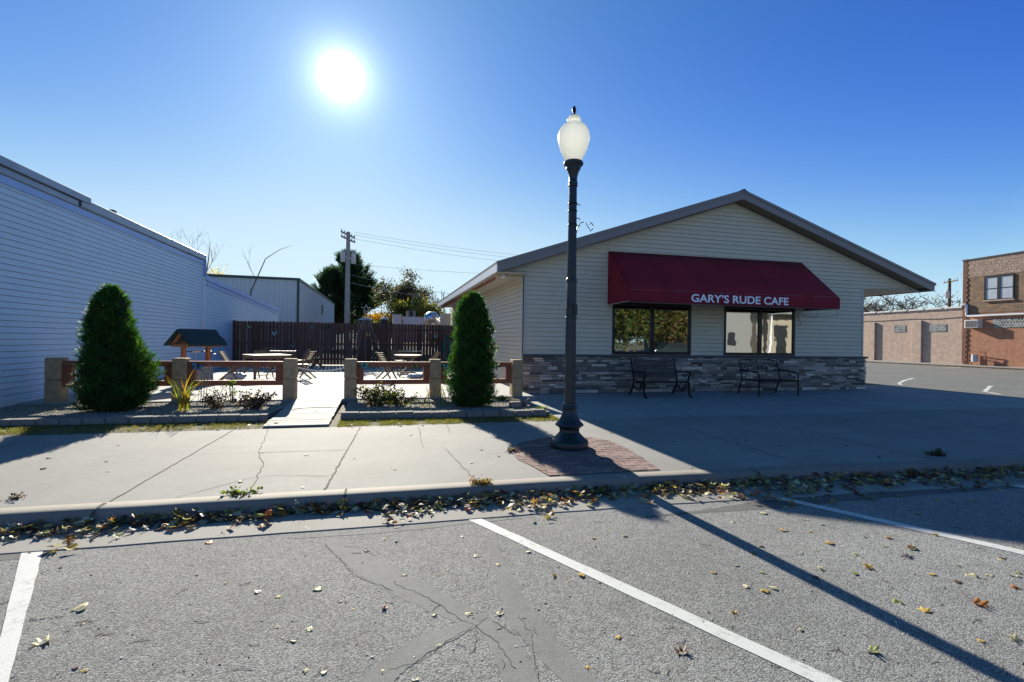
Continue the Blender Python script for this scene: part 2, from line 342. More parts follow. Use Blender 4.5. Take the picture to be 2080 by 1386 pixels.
def thing(name, label, cat, loc=(0, 0, 0), group=None, rz=0):
    o = bpy.data.objects.new(name, None); COL.objects.link(o); o.location = loc; o.rotation_euler = (0, 0, rz); o.empty_display_size = .2
    return tag(o, label, cat, group)
def struct(o): o['kind'] = 'structure'; return o
def dup(src, loc, rz=0, label=None, group=None, scale=None):
    r = src.copy(); COL.objects.link(r); r.location = loc; r.rotation_euler = (0, 0, rz)
    if label: r['label'] = label
    if group: r['group'] = group
    if scale: r.scale = (scale,)*3
    for ch in list(src.children):
        c = ch.copy(); COL.objects.link(c); c.parent = r
        for g2 in ch.children: d = g2.copy(); COL.objects.link(d); d.parent = c
    return r
# ------------------------------------------------------------ ground
s_ = MB(); s_.add([(-900, -900, -.20), (900, -900, -.20), (900, 900, -.20), (-900, 900, -.20)], [(0, 1, 2, 3)]); struct(s_.build('ground', 'farland'))
KERB = [(-40, 4.62), (-12, 4.62), (-2.85, 4.62), (-1.86, 4.61), (-.74, 4.6), (1.01, 4.59), (2.59, 4.58), (3.71, 4.52), (5.02, 4.47), (6.36, 4.38), (7.7, 4.29), (9.5, 4.22), (12.0, 4.3)]
for k in range(9):
    a = rad(-90+11.25*k); KERB.append((12.6+4.7*math.cos(a), 9.0+4.7*math.sin(a)))
KERB += [(17.3, 9.7), (17.3, 14.5), (17.3, 60)]
def offset(line, d):
    r = []
    for i, p in enumerate(line):
        a = Vector(line[max(i-1, 0)]); b = Vector(line[min(i+1, len(line)-1)]); t = (b-a).normalized(); n = Vector((t.y, -t.x)); q = Vector(p)+n*d; r.append((q.x, q.y))
    return r
def sweep(line, prof, name, mat, sm=True):
    mb = MB(); rows = [offset(line, d) for d, z in prof]; n = len(line)
    vs = [(rows[j][i][0], rows[j][i][1], prof[j][1]) for i in range(n) for j in range(len(prof))]; k = len(prof)
    mb.add(vs, [(i*k+j, (i+1)*k+j, (i+1)*k+j+1, i*k+j+1) for i in range(n-1) for j in range(k-1)], None, sm)
    return struct(mb.build(name, mat, fix=False))
# densify kerb line with a little waviness
def dens(line, st):
    r = []
    for i in range(len(line)-1):
        a = Vector(line[i]); b = Vector(line[i+1]); n = max(1, int((b-a).length/st))
        for k in range(n): r.append(tuple(a.lerp(b, k/n)))
    r.append(line[-1]); return r
KD = dens(KERB, .25)
KD = [(x+random.uniform(-.006, .006), y+random.uniform(-.006, .006)) for x, y in KD]
prof = [(-.16, .0), (-.155, .006), (-.03, .006), (.0, .003), (.016, -.007), (.026, -.022), (.034, -.042), (.045, -.085), (.05, -.14)]
kb = sweep(KD, prof, 'kerb', 'kerbc')
gut = sweep(KD, [(.04, -.106), (.50, -.113), (.52, -.14)], 'gutter', 'gutter', False)
# road and street sheets
rd = MB(); rd.add([(-300, -16, -.12), (17.8, -16, -.12), (17.8, 4.35, -.12), (-300, 4.35, -.12)], [(0, 1, 2, 3)])
struct(rd.build('road', 'road', fix=False))
cs_ = MB(); cs_.add([(17.0, -200, -.116), (42.4, -200, -.116), (42.4, 300, -.116), (17.0, 300, -.116)], [(0, 1, 2, 3)]); 
M['street'] = asphalt('street asphalt', (.17, .17, .165)); struct(cs_.build('cross_street', 'street', fix=False))
# sidewalk and forecourt
inner = offset(KD, -.155)
k1 = [p for p in inner if p[1] < 8.12]
sw = MB(); poly = k1+[(17.13, 8.12), (-40, 8.12)]
def fan(mb, poly, z): mb.add([(p[0], p[1], z) for p in poly], [tuple(range(len(poly)))])
fan(sw, poly, 0.0); swo = struct(sw.build('sidewalk', 'walk'))
fc = MB(); fc.prism([(3.05, 8.12), (17.13, 8.12), (17.13, 45), (3.05, 45)], -.16, -.001); struct(fc.build('forecourt', 'fore'))
fs2 = MB(); fs2.prism([(42.4, -60), (60, -60), (60, 90), (42.4, 90)], -.16, -.02); struct(fs2.build('far_sidewalk', 'walk'))
# bed ground and patio
bd = MB(); bd.prism([(-40, 8.12), (3.05, 8.12), (3.05, 45), (-40, 45)], -.16, -.004); struct(bd.build('soil', 'strip'))
pt = MB(); pt.prism([(-6.6, 11.0), (3.42, 11.0), (3.42, 24.6), (-6.6, 24.6)], -.1, .10); struct(pt.build('patio', 'patio', bevel=.01))
# garden bed with gravel
def pebbles(name, x0, x1, y0, y1, z, n, pal, smin, smax):
    P = np.stack([RN.uniform(x0, x1, n), RN.uniform(y0, y1, n), np.full(n, z)], 1)
    sz = RN.uniform(smin, smax, n); c = cols(n, pal, .25)
    base = np.array([(1,0,0),(0,1,0),(-1,0,0),(0,-1,0),(0,0,.7),(0,0,-.3)]); F = [(0,1,4),(1,2,4),(2,3,4),(3,0,4)]
    mb = MB()
    for i in range(n):
        a = RN.uniform(0, 6.28); ca, sa = math.cos(a), math.sin(a); q = sz[i]*(1+RN.uniform(-.3, .3, (6, 1)))*base
        vs = [(P[i,0]+ca*v[0]*1.3-sa*v[1], P[i,1]+sa*v[0]*1.3+ca*v[1], P[i,2]+v[2]) for v in q[:5]]
        mb.add(vs, F, tuple(c[i]))
    return tag(mb.build(name, 'attr', fix=False), kind='stuff', label='loose '+name+' covering the raised garden bed')
bs = MB()
for (x0, x1) in ((-12, -1.95), (-.72, 3.0)): bs.prism([(x0, 8.95 if x1 < 0 else 8.78), (x1, 8.95 if x1 < 0 else 8.7), (x1+(.25 if x1 < 0 else 0), 10.99), (x0, 10.99)], -.003, .075)
struct(bs.build('bed_soil', 'soil'))
GP = [(.26, .235, .20), (.33, .30, .26), (.17, .15, .13), (.22, .18, .145)]
pebbles('gravel', -7.6, -1.9, 8.98, 10.95, .074, 13000, GP, .006, .015); g2_ = pebbles('gravel', -.7, 3.05, 8.8, 10.95, .074, 9000, GP, .006, .015)
# edging blocks: separate blocks in a row, several lengths
blk = []
def edging(x0, x1, y0, y1, side):
    x = x0
    while x < x1-.05:
        L = min(random.choice((.30, .30, .30, .32)), x1-x); t = (x-x0)/(x1-x0); y = y0+(y1-y0)*t
        o = thing('edging_block', 'grey split concrete block in the garden edging %s the plank ramp' % side, 'block', (x+L/2, y, 0), 'edging blocks %s the ramp' % side)
        mb = MB(); a = random.uniform(-.02, .02); hgt = .115+random.uniform(-.012, .008)
        mb.obox((x+L/2, y, hgt/2), (1, a, random.uniform(-.01, .01)), (0, 1, 0), (L-.008, .17, hgt)); mb.build('block_body', 'block', o, .012)
        x += L
edging(-6.9, -1.88, 9.05, 8.90, 'left of'); edging(-.72, 2.9, 8.88, 8.68, 'right of')
# ramp of planks
rp = thing('plank_ramp', 'pale bleached plank ramp leading up between the two gate posts', 'ramp', (-1.35, 9.7, 0))
mb = MB(); n = 19
for i in range(n):
    t0, t1 = i/n, (i+1)/n; y0, y1 = 8.2+2.8*t0, 8.2+2.8*t1; z0, z1 = .03+.075*t0, .03+.075*t1
    xl, xr = -1.80-.02*t0+random.uniform(-.008, .008), -.85-.02*t0+random.uniform(-.008, .008)
    g0 = .012; z0 += random.uniform(-.003, .003); c = (random.uniform(.86, 1.08),)*3
    mb.add([(xl, y0+g0, z0-.03), (xr, y0+g0, z0-.03), (xr, y1-g0, z1-.03), (xl, y1-g0, z1-.03), (xl, y0+g0, z0), (xr, y0+g0, z0), (xr, y1-g0, z1), (xl, y1-g0, z1)],
           [(0,3,2,1),(4,5,6,7),(0,1,5,4),(1,2,6,5),(2,3,7,6),(3,0,4,7)], c)
mb.build('plank_deck', 'plank', rp)
mb = MB(); mb.add([(-1.80, 8.22, .004), (-.86, 8.22, .004), (-.88, 10.98, .055), (-1.82, 10.98, .055)], [(0, 1, 2, 3)]); mb.build('gap_shade_sheet', 'mortar', rp)  # dark sheet added under the planks so their gaps read as shade
mb = MB()
for x in (-1.72, -.95): mb.beam((x, 8.22, -.0), (x, 10.98, .045), .04, .05)
mb.build('stringer', 'teak', rp)
# ------------------------------------------------------------ cracks, joints, stripes, patches
def strip(mb, pts, w, z, jit=0.0, st=.08):
    "thin strip on the ground along pts, ragged edges"
    P = []
    for i in range(len(pts)-1):
        a = Vector(pts[i]); b = Vector(pts[i+1]); n = max(1, int((b-a).length/st))
        for k in range(n): P.append(a.lerp(b, k/n))
    P.append(Vector(pts[-1])); L = []; R = []
    for i, p in enumerate(P):
        d = (P[min(i+1, len(P)-1)]-P[max(i-1, 0)]).normalized(); nn = Vector((d.y, -d.x)); o = random.uniform(-jit, jit); wl = w*random.uniform(.6, 1.3) if jit else w
        L.append(p+nn*(wl/2+o)); R.append(p-nn*(wl/2-o))
    vs = [(q.x, q.y, z) for q in L]+[(q.x, q.y, z) for q in R]; n = len(P)
    mb.add(vs, [(i, i+1, n+i+1, n+i) for i in range(n-1)])
jt = MB()
for pts, w, j in [([(-2.21, 4.78), (-2.17, 8.1)], .012, .006), ([(-1.17, 4.9), (-1.26, 5.8), (-1.45, 6.45), (-1.70, 8.1)], .007, .012),
                  ([(-1.47, 6.48), (-.47, 6.42)], .009, .005), ([(-.52, 4.78), (-.36, 8.1)], .016, .008), ([(-1.74, 4.78), (-1.3, 5.31), (-1.05, 5.38)], .006, .012),
                  ([(-1.05, 5.38), (-.52, 5.24)], .006, .012), ([(.76, 6.27), (.89, 4.8)], .006, .014), ([(.53, 7.89), (.49, 6.38)], .006, .012), ([(1.0, 8.1), (.95, 7.3)], .006, .012),
                  ([(-4.6, 4.78), (-4.5, 8.1)], .011, .005), ([(-2.15, 6.5), (-1.47, 6.48)], .003, .006),
                  ([(3.1, 8.12), (17.1, 8.12)], .007, .003), ([(2.7, 8.1), (2.85, 6.75)], .007, .003), ([(4.74, 4.66), (4.85, 8.1)], .010, .004), ([(6.58, 4.5), (6.66, 8.1)], .010, .004),
                  ([(8.3, 4.5), (8.4, 8.1)], .010, .004), ([(10.1, 4.5), (10.2, 8.1)], .01, .004), ([(11.9, 4.7), (12.0, 8.1)], .01, .004), ([(6.7, 6.2), (11.9, 6.3)], .007, .003),
                  ([(5.2, 8.12), (5.3, 12.2)], .007, .002), ([(9.2, 8.12), (9.3, 12.2)], .007, .002), ([(13.2, 8.12), (13.3, 12.2)], .007, .002)]:
    strip(jt, pts, w, .004, j)
struct(jt.build('pavement_joint', 'joint', fix=False))
kj = MB()
for x in (-2.22, -.33, .93, 3.95, 7.1):   # open joints in the kerb
    y = 4.6 if x < 3 else (4.49 if x < 5 else 4.34)
    pr = offset([(x, y), (x+.01, y)], 0)
    for (d0, z0), (d1, z1) in zip(prof[1:-1], prof[2:]):
        w = .007+random.random()*.008
        kj.add([(x-w, y-d0-.002, z0+.003), (x+w, y-d0-.002, z0+.003), (x+w+random.uniform(-.006, .006), y-d1-.002, z1+.003), (x-w, y-d1-.002, z1+.003)], [(0, 1, 2, 3)])
struct(kj.build('kerb_joint', 'joint', fix=False))
Z = -.1455
stp = MB(); ZR = -.1170
def stripe(mb, a, b, w):
    strip(mb, [a, b], w, ZR, .002, .12)
def pg(x, y, z=-.12): q = G(x, y, z); return (q.x, q.y)
def line2(a0, a1, b0, b1, mb):  # two photo edges of a painted stripe -> quad strip
    n = 30; A = [Vector(a0).lerp(Vector(a1), i/n) for i in range(n+1)]; B = [Vector(b0).lerp(Vector(b1), i/n) for i in range(n+1)]
    vs = []
    for q in A: vs.append((q.x+random.uniform(-.003, .003), q.y+random.uniform(-.003, .003), ZR))
    for q in B: vs.append((q.x+random.uniform(-.003, .003), q.y+random.uniform(-.003, .003), ZR))
    mb.add(vs, [(i, i+1, n+2+i, n+1+i) for i in range(n)])
def ext(a, b, t): return (a[0]+(b[0]-a[0])*t, a[1]+(b[1]-a[1])*t)
for (a0, a1, b0, b1, t) in [((48, 1103), (-22, 1386), (92, 1101), (17, 1386), 1.5), ((923, 1043), (1652, 1386), (948, 1041), (1712, 1386), 1.5),
                            ((1513, 999), (2080, 1128), (1534, 998), (2080, 1119), 1.9), ((1963, 973), (2080, 992), (1983, 972), (2080, 986), 6)]:
    A0, A1, B0, B1 = pg(*a0), pg(*a1), pg(*b0), pg(*b1)
    line2(A0, ext(A0, A1, t), B0, ext(B0, B1, t), stp)
for pts, w in [([(19.5, 14.7), (20.3, 15.4), (22.2, 16.6), (24.2, 17.7)], .12), ([(19.3, 11.4), (19.9, 12.2), (23.0, 13.9)], .12)]:
    strip(stp, pts, w, -.1125, .002, .3)
strip(stp, [(38.5, 26), (41, 26.6)], .15, -.1125); strip(stp, [(38.5, 33), (41, 33.6)], .15, -.1125)
struct(stp.build('road_marking', 'paint', fix=False))
M['yline'] = simple('worn yellow paint', (.36, .30, .12), .7); yl = MB(); strip(yl, [(30.2, -20), (30.2, 60)], .1, -.1125); struct(yl.build('centre_line', 'yline', fix=False))
# sealed cracks on the road
pa = MB()
def band(pts, ws, z):
    "variable-width smooth band"
    P = [Vector(pg(*p)) for p in pts]; Q = []; Wd = []
    for i in range(len(P)-1):
        for k in range(12):
            t = k/12; p0 = P[max(i-1, 0)]; p1 = P[i]; p2 = P[i+1]; p3 = P[min(i+2, len(P)-1)]
            Q.append(.5*((2*p1)+(p2-p0)*t+(2*p0-5*p1+4*p2-p3)*t*t+(3*p1-p0-3*p2+p3)*t**3)); Wd.append(ws[i]*(1-t)+ws[i+1]*t)
    Q.append(P[-1]); Wd.append(ws[-1]); L = []; R = []
    for i, p in enumerate(Q):
        d = (Q[min(i+1, len(Q)-1)]-Q[max(i-1, 0)]).normalized(); nn = Vector((d.y, -d.x))
        L.append(p+nn*(Wd[i]/2+random.uniform(-.006, .006))); R.append(p-nn*(Wd[i]/2+random.uniform(-.006, .006)))
    n = len(Q); pa.add([(q.x, q.y, z) for q in L]+[(q.x, q.y, z) for q in R], [(i, i+1, n+i+1, n+i) for i in range(n-1)])
band([(670, 1095), (740, 1145), (830, 1195), (930, 1245), (1010, 1290), (1060, 1386), (1090, 1450)], [.10, .20, .22, .16, .14, .16, .16], -.1192)
band([(1000, 1080), (1010, 1130), (1030, 1180), (1060, 1250), (1110, 1310), (1180, 1386), (1250, 1460)], [.06, .07, .10, .18, .16, .15, .16], -.1186)
band([(985, 1250), (930, 1280), (860, 1310), (790, 1360), (740, 1410)], [.05, .10, .14, .14, .16], -.1180)
band([(590, 1094), (800, 1078), (960, 1060), (1060, 1052)], [.02, .06, .08, .03], -.1186)
struct(pa.build('crack_sealer', 'patch', fix=False)); pa = MB(); M['tar'] = asphalt('dark joint sealer', (.12, .12, .115), True)
band([(1300, 1052), (1420, 1040), (1560, 1026), (1720, 1010), (1900, 997), (2080, 983), (2300, 962)], [.03, .06, .20, .20, .2, .2, .2], -.1186)
band([(-60, 1133), (20, 1130), (60, 1128), (110, 1124)], [.14, .14, .10, .02], -.1186)
struct(pa.build('edge_sealer', 'tar', fix=False))
ck = MB()
for pts in [[(800, 1185), (870, 1215), (930, 1255), (960, 1268)], [(960, 1268), (1005, 1300), (1045, 1360)], [(960, 1272), (900, 1310), (850, 1345), (790, 1362)], [(1050, 1250), (1080, 1290), (1085, 1340), (1100, 1386)],
            [(700, 1110), (740, 1112), (760, 1130)], [(660, 1105), (720, 1170), (800, 1200)], [(965, 1270), (970, 1300), (955, 1330)], [(1000, 1262), (1045, 1290)]]:
    strip(ck, [pg(*p) for p in pts], .0042, -.1175, .01, .03)
struct(ck.build('road_crack', 'joint', fix=False))
# brick pad round the lamp
PAD = [(1.66, 4.78), (1.60, 5.2), (1.52, 5.55), (1.56, 6.05), (1.78, 6.42), (2.18, 6.68), (2.6, 6.77), (2.93, 6.62), (3.08, 6.30), (3.09, 5.8), (3.02, 5.3), (2.93, 4.77)]
def inside(p, poly):
    c = False; n = len(poly)
    for i in range(n):
        a, b = poly[i], poly[i-1]
        if (a[1] > p[1]) != (b[1] > p[1]) and p[0] < (b[0]-a[0])*(p[1]-a[1])/(b[1]-a[1])+a[0]: c = not c
    return c
pb = MB(); fan(pb, PAD, .003); pd = struct(pb.build('brick_pad_bed', 'joint'))
pb = MB()
for j in range(20):
    y = 4.80+j*.102
    for i in range(10):
        x = 1.38+i*.204+(.102 if j % 2 else 0)
        cx = [(x+a*.097, y+.05+b*.046) for a, b in ((0.02, -1), (2, -1), (2, 1), (0.02, 1))]
        ins = [inside(q, PAD) for q in cx]
        if all(ins): q = cx
        elif any(ins):
            q = []
            for k in range(4):
                a, b = cx[k], cx[(k+1) % 4]
                if ins[k]: q.append(a)
                if ins[k] != ins[(k+1) % 4]:
                    lo, hi = (a, b) if ins[k] else (b, a)
                    for _ in range(12):
                        mm = ((lo[0]+hi[0])/2, (lo[1]+hi[1])/2)
                        if inside(mm, PAD): lo = mm
                        else: hi = mm
                    q.append(lo)
            if len(q) < 3: continue
        else: continue
        h = .007+random.uniform(-.002, .004); c = random.choice([(.20, .115, .10), (.17, .10, .09), (.235, .15, .13), (.15, .10, .095), (.21, .14, .125)]); pb.prism(q, .001, h, c)
M['paver'] = simple('brick paver', (1, 1, 1), .9, 0, .25, 25, .6, 90, True)
struct(pb.build('brick_pad', 'paver'))
# ------------------------------------------------------------ siding helper
def lap(mb, P0, P1, nrm, z0, z1, xl, xr, expo, holes=(), depth=.026):
    "lapped siding courses on a vertical wall from P0 towards P1; xl(z), xr(z) give the extent along it"
    d = (Vector(P1)-Vector(P0)).normalized(); nv = Vector(nrm); z = z0
    while z < z1-1e-4:
        zt = min(z+expo, z1); zm = (z+zt)/2
        spans = [(xl(z), xr(z), xl(zt), xr(zt))]
        for (hx0, hx1, hz0, hz1) in holes:
            if hz0 < zm < hz1:
                ns = []
                for a, b, c, e in spans:
                    if a < hx0: ns.append((a, min(b, hx0), c, min(e, hx0)))
                    if b > hx1: ns.append((max(a, hx1), b, max(c, hx1), e))
                spans = ns
        for a, b, c, e in spans:
            if b-a < .01 and e-c < .01: continue
            if e < c: c = e = (c+e)/2
            p = lambda x, zz, off: Vector(P0)+d*x+nv*off+Vector((0, 0, zz))
            # face leans out to the bottom edge, with a butt underneath and a shallow dutch groove
            za = z+(zt-z)*.88; t = .88
            ma, mb_ = a+(c-a)*t, b+(e-b)*t
            mb.add([p(a, z, depth), p(b, z, depth), p(mb_, za, depth*.55), p(ma, za, depth*.5), p(e, zt, -.004), p(c, zt, -.004)], [(0, 1, 2, 3), (3, 2, 4, 5)])
            mb.add([p(a, z, -.011), p(b, z, -.011), p(b, z, depth), p(a, z, depth)], [(0, 1, 2, 3)])
        z = zt
# ------------------------------------------------------------ café
YF, XL, XR = 12.38, 3.50, 14.75
RX, RZ = 9.90, 5.80        # ridge (top of roof)
EL, ER = 2.70, 17.25       # eaves
SL = (RZ-3.36)/(RX-EL); SR = (RZ-3.44)/(ER-RX)
YB, YR = 26.5, 12.0        # roof back and rake plane
cafe = thing('cafe_building', 'low gabled cafe clad in tan siding above a ledge stone base', 'building', (9, 12.4, 0))
def roofz(x): return RZ-SL*(RX-x) if x < RX else RZ-SR*(x-RX)
H1 = (6.03, 8.50, 1.06, 2.50); H2 = (9.60, 12.13, 1.06, 2.50)
mb = MB(); top = lambda z: z
UN = .27  # roof thickness down to the soffit
def gl_(z):
    zt = z+UN
    return max(0.0, RX-(RZ-zt)/SL-XL) if zt > roofz(XL)-.0 else 0.0
def gr_(z):
    zt = z+UN
    if z < 3.22: return XR-XL
    return max(0.0, min(RX+(RZ-zt)/SR, ER-.1)-XL)
def gl2(z): return (RX-(RZ-(z+UN))/SL-XL) if z > 3.08 else 0.0
lap(mb, (XL, YF, 0), (XR, YF, 0), (0, -1, 0), 1.04, RZ-UN-.02, gl2, gr_, .1205, [(H1[0]-XL, H1[1]-XL, H1[2], H1[3]), (H2[0]-XL, H2[1]-XL, H2[2], H2[3])])
ws = mb.build('wall_siding', 'cafe', cafe, fix=False); ws['label'] = 'tan lapped siding of the street gable'
mb = MB()   # left wall, facing the patio
lap(mb, (XL, 27.5, 0), (XL, YF, 0), (-1, 0, 0), .06, 3.12, lambda z: 0, lambda z: 27.5-YF, .1205)
mb.build('wall_siding', 'cafe', cafe, fix=False)
mb = MB()   # solid core behind the siding
mb.slabv([(XL+.01, 0), (XR-.01, 0), (XR-.01, 3.24), (ER-.15, 3.24), (RX, RZ-UN-.02), (XL+.01, 3.1)], 'y', YF+.02, YF+.2)
mb.box((XL+.01, YF+.2, 0), (XL+.2, 27.45, 3.1)); mb.box((XR-.2, YF+.2, 0), (XR-.01, 27.45, 3.2)); mb.box((XL+.2, 27.25, 0), (XR-.2, 27.45, 3.1))
mb.build('wall_core', 'cafetrim', cafe)
mb = MB()
mb.box((XL-.035, YF-.03, 1.04), (XL+.075, YF+.0, 3.14)); mb.box((XL-.037, YF-.03, .0), (XL-.002, YF+.09, 3.12)); mb.build('corner_trim', 'cafetrim', cafe, .004); mb = MB()
mb.box((XR-.04, YF-.03, 1.04), (XR+.03, YF+.06, 3.24)); mb.build('corner_trim', 'cafetrim', cafe, .004)
# stone wainscot
mb = MB(); z = .0; SP = [tuple(q*w_ for q, w_ in zip(c_, (1.65, 1.35, .95))) for c_ in [(.20, .185, .165), (.26, .245, .22), (.145, .14, .14), (.28, .25, .195), (.17, .18, .195), (.22, .195, .17), (.12, .115, .11), (.31, .30, .28)]]
def ledge(mb, x0, x1, yface, zt, flip=1):
    z = .004
    while z < zt-.01:
        h = min(random.choice((.035, .05, .06, .075, .095)), zt-z)
        if zt-z-h < .03: h = zt-z
        x = x0-random.random()*.1
        while x < x1:
            L = random.choice((.14, .2, .26, .34, .45, .55)); a, b = max(x, x0), min(x+L, x1)
            if b-a > .02:
                dpt = random.uniform(.0, .040); c = random.choice(SP); k_ = random.choice((.5, .75, 1.0, 1.0, 1.3, 1.75)); gy = sum(c)/3; c = tuple((v*.6+gy*.4)*k_ for v in c)
                y0 = yface-dpt; e = .0055
                vs = [(a+e, y0, z+e), (b-e, y0-random.uniform(-.004, .006), z+e), (b-e, y0-random.uniform(-.004, .006), z+h-e), (a+e, y0, z+h-e),
                      (a+e, yface+.05, z+e), (b-e, yface+.05, z+e), (b-e, yface+.05, z+h-e), (a+e, yface+.05, z+h-e)]
                mb.add(vs, [(0, 1, 2, 3), (0, 4, 5, 1), (2, 6, 7, 3), (1, 5, 6, 2), (0, 3, 7, 4)], c)
            x += L
        z += h
ledge(mb, XL-.0, XR+.10, YF-.06, .985)
st = mb.build('stone_wainscot', 'stone', cafe, fix=False)
mb = MB(); mb.box((XL+.01, YF-.02, 0), (XR+.09, YF+.015, .99)); mb.build('mortar_backing', 'mortar', cafe)
mb = MB(); mb.box((XL-.03, YF-.115, .985), (XR+.14, YF-.002, 1.045)); mb.build('stone_cap', 'capst', cafe, .008)
# windows
for (x0, x1, z0, z1), lb in ((H1, 'wide dark framed window reflecting trees, nearer the lamp post'), (H2, 'wide dark framed window reflecting a pale building')):
    wmb = MB(); xm = (x0+x1)/2; f = .075; ya, yb_ = YF-.035, YF+.05
    wmb.box((x0, ya, z0), (x0+f, yb_, z1)); wmb.box((x1-f, ya, z0), (x1, yb_, z1)); wmb.box((x0+f, ya, z0), (x1-f, yb_, z0+f)); wmb.box((x0+f, ya, z1-f), (x1-f, yb_, z1)); wmb.box((xm-.06, ya+.002, z0+f), (xm+.06, yb_, z1-f))
    wi = wmb.build('window', 'bronze', cafe, .005); wi['label'] = lb
    for a, b in ((x0+f, xm-.06), (xm+.06, x1-f)):
        pm = MB(); pm.box((a, YF+.0, z0+f), (b, YF+.012, z1-f)); pm.build('pane', 'glass', wi)
    tm = MB(); tm.box((x0-.035, YF-.028, z0), (x0-.001, YF+.01, z1+.03)); tm.build('window_trim', 'cafetrim', cafe); tm = MB(); tm.box((x1+.001, YF-.028, z0), (x1+.035, YF+.01, z1+.03)); tm.build('window_trim', 'cafetrim', cafe)
# roof: two ribbed metal slopes
def slope(x0, z0, x1, z1, name):
    mb = MB(); th = .05
    for zz in (0,):
        mb.add([(x0, YR, z0-th), (x1, YR, z1-th), (x1, YB, z1-th), (x0, YB, z0-th), (x0, YR, z0), (x1, YR, z1), (x1, YB, z1), (x0, YB, z0)],
               [(0,3,2,1),(4,5,6,7),(0,1,5,4),(1,2,6,5),(2,3,7,6),(3,0,4,7)])
    y = YR+.15
    while y < YB:
        w = .03; h = .028
        mb.add([(x0, y-w, z0+.001), (x0, y-w*.5, z0+h), (x0, y+w*.5, z0+h), (x0, y+w, z0+.001), (x1, y-w, z1+.001), (x1, y-w*.5, z1+h), (x1, y+w*.5, z1+h), (x1, y+w, z1+.001)],
               [(0, 1, 2, 3), (7, 6, 5, 4), (0, 4, 5, 1), (1, 5, 6, 2), (2, 6, 7, 3)])
        y += .23
    return mb.build(name, 'roofmetal', cafe)
slope(EL-.02, roofz(EL)-.007, RX, RZ, 'roof'); slope(ER+.02, roofz(ER)-.006, RX+.001, RZ-.001, 'roof')
mb = MB(); mb.slabv([(RX-.16, RZ-.045), (RX, RZ+.045), (RX+.16, RZ-.045), (RX+.16, RZ-.06), (RX, RZ+.0), (RX-.16, RZ-.06)], 'y', YR-.04, YB); mb.build('ridge_cap', 'black', cafe)
# rake fascia (front) and eave fascia
fh = .19
mb = MB()
mb.slabv([(EL, roofz(EL)-.055), (RX, RZ-.055), (RX, RZ-.055-fh), (EL, roofz(EL)-.055-fh)], 'y', YR-.01, YR+.03)
mb.slabv([(RX+.002, RZ-.055), (ER, roofz(ER)-.055), (ER, roofz(ER)-.055-fh), (RX+.002, RZ-.055-fh)], 'y', YR-.01, YR+.03)
fa = mb.build('rake_fascia', 'fascia', cafe)
mb = MB()  # drip edge strip above the fascia, standing proud
mb.slabv([(EL-.03, roofz(EL)+.012), (RX, RZ+.02), (RX, RZ-.06), (EL-.03, roofz(EL)-.065)], 'y', YR-.035, YR-.013)
mb.slabv([(RX+.002, RZ+.02), (ER+.03, roofz(ER)+.012), (ER+.03, roofz(ER)-.065), (RX+.002, RZ-.06)], 'y', YR-.035, YR-.013)
mb.build('drip_edge', 'fascia', cafe)
mb = MB(); mb.box((EL-.02, YR+.0, 3.12), (EL+.012, YB, 3.30)); mb.build('eave_fascia', 'whitetrim', cafe)
mb = MB(); mb.box((ER-.012, YR+.032, 3.2), (ER+.02, YB, 3.39)); mb.build('eave_fascia', 'fascia', cafe)
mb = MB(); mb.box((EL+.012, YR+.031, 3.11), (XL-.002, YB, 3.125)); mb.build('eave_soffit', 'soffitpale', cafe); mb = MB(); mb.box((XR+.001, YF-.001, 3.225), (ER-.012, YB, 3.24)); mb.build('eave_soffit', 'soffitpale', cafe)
mb = MB()  # sloped soffit under the rakes
for (xa, xb) in ((EL+.7, RX), (RX, ER-.3)):
    za, zb = roofz(xa)-UN+.03, roofz(xb)-UN+.03
    mb.add([(xa, YR+.031, za), (xb, YR+.031, zb), (xb, YF+.01, zb), (xa, YF+.01, za), (xa, YR+.031, za+.02), (xb, YR+.031, zb+.02), (xb, YF+.01, zb+.02), (xa, YF+.01, za+.02)],
           [(0,3,2,1),(4,5,6,7),(0,1,5,4),(1,2,6,5),(2,3,7,6),(3,0,4,7)])
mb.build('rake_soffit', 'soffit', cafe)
mb = MB()  # frieze trim below soffit along the gable
for (xa, xb) in ((EL+.8, RX), (RX, ER-.15)):
    za, zb = roofz(xa)-UN-.0, roofz(xb)-UN-.0
    mb.slabv([(xa, za), (xb, zb), (xb, zb-.05), (xa, za-.05)], 'y', YF-.03, YF-.005)
mb.build('frieze_trim', 'cafetrim', cafe)
# flood light at the left rake corner
fl = MB(); fl.lathe([(.03, 0), (.05, -.03), (.055, -.09), (.045, -.1)], (2.95, 12.35, 3.1), 12); fl.tube([(2.95, 12.35, 3.12), (2.95, 12.35, 3.09)], .02, 8); fl.build('flood_light', 'whitetrim', cafe)
# awning
aw = [(5.88, 3.86), (12.33, 3.92)]
AYF = 11.10; zt0, zt1, zb = 2.685, 2.715, 2.41
mb = MB()
A = (5.88, YF-.03, 3.88); B = (12.33, YF-.03, 3.91); C = (12.42, AYF, 2.73); D = (5.88, AYF, 2.70); E_ = (12.42, AYF, 2.42); F_ = (5.88, AYF, 2.41)
nx = 24; pts = []
for i in range(nx+1):
    t = i/nx; a = Vector(A).lerp(Vector(B), t); d = Vector(D).lerp(Vector(C), t)
    for k in range(5):
        q = a.lerp(d, k/4); sag = .012*math.sin(math.pi*k/4)*(1+.5*math.sin(t*37)); pts.append((q.x, q.y+sag*.5, q.z-sag))
mb.add(pts, [(i*5+k, i*5+k+1, (i+1)*5+k+1, (i+1)*5+k) for i in range(nx) for k in range(4)], None, True)
mb.add([D, C, E_, F_], [(0, 1, 2, 3)])
wl = (5.88, YF-.03, 2.40); wr = (12.42, YF-.03, 2.42)
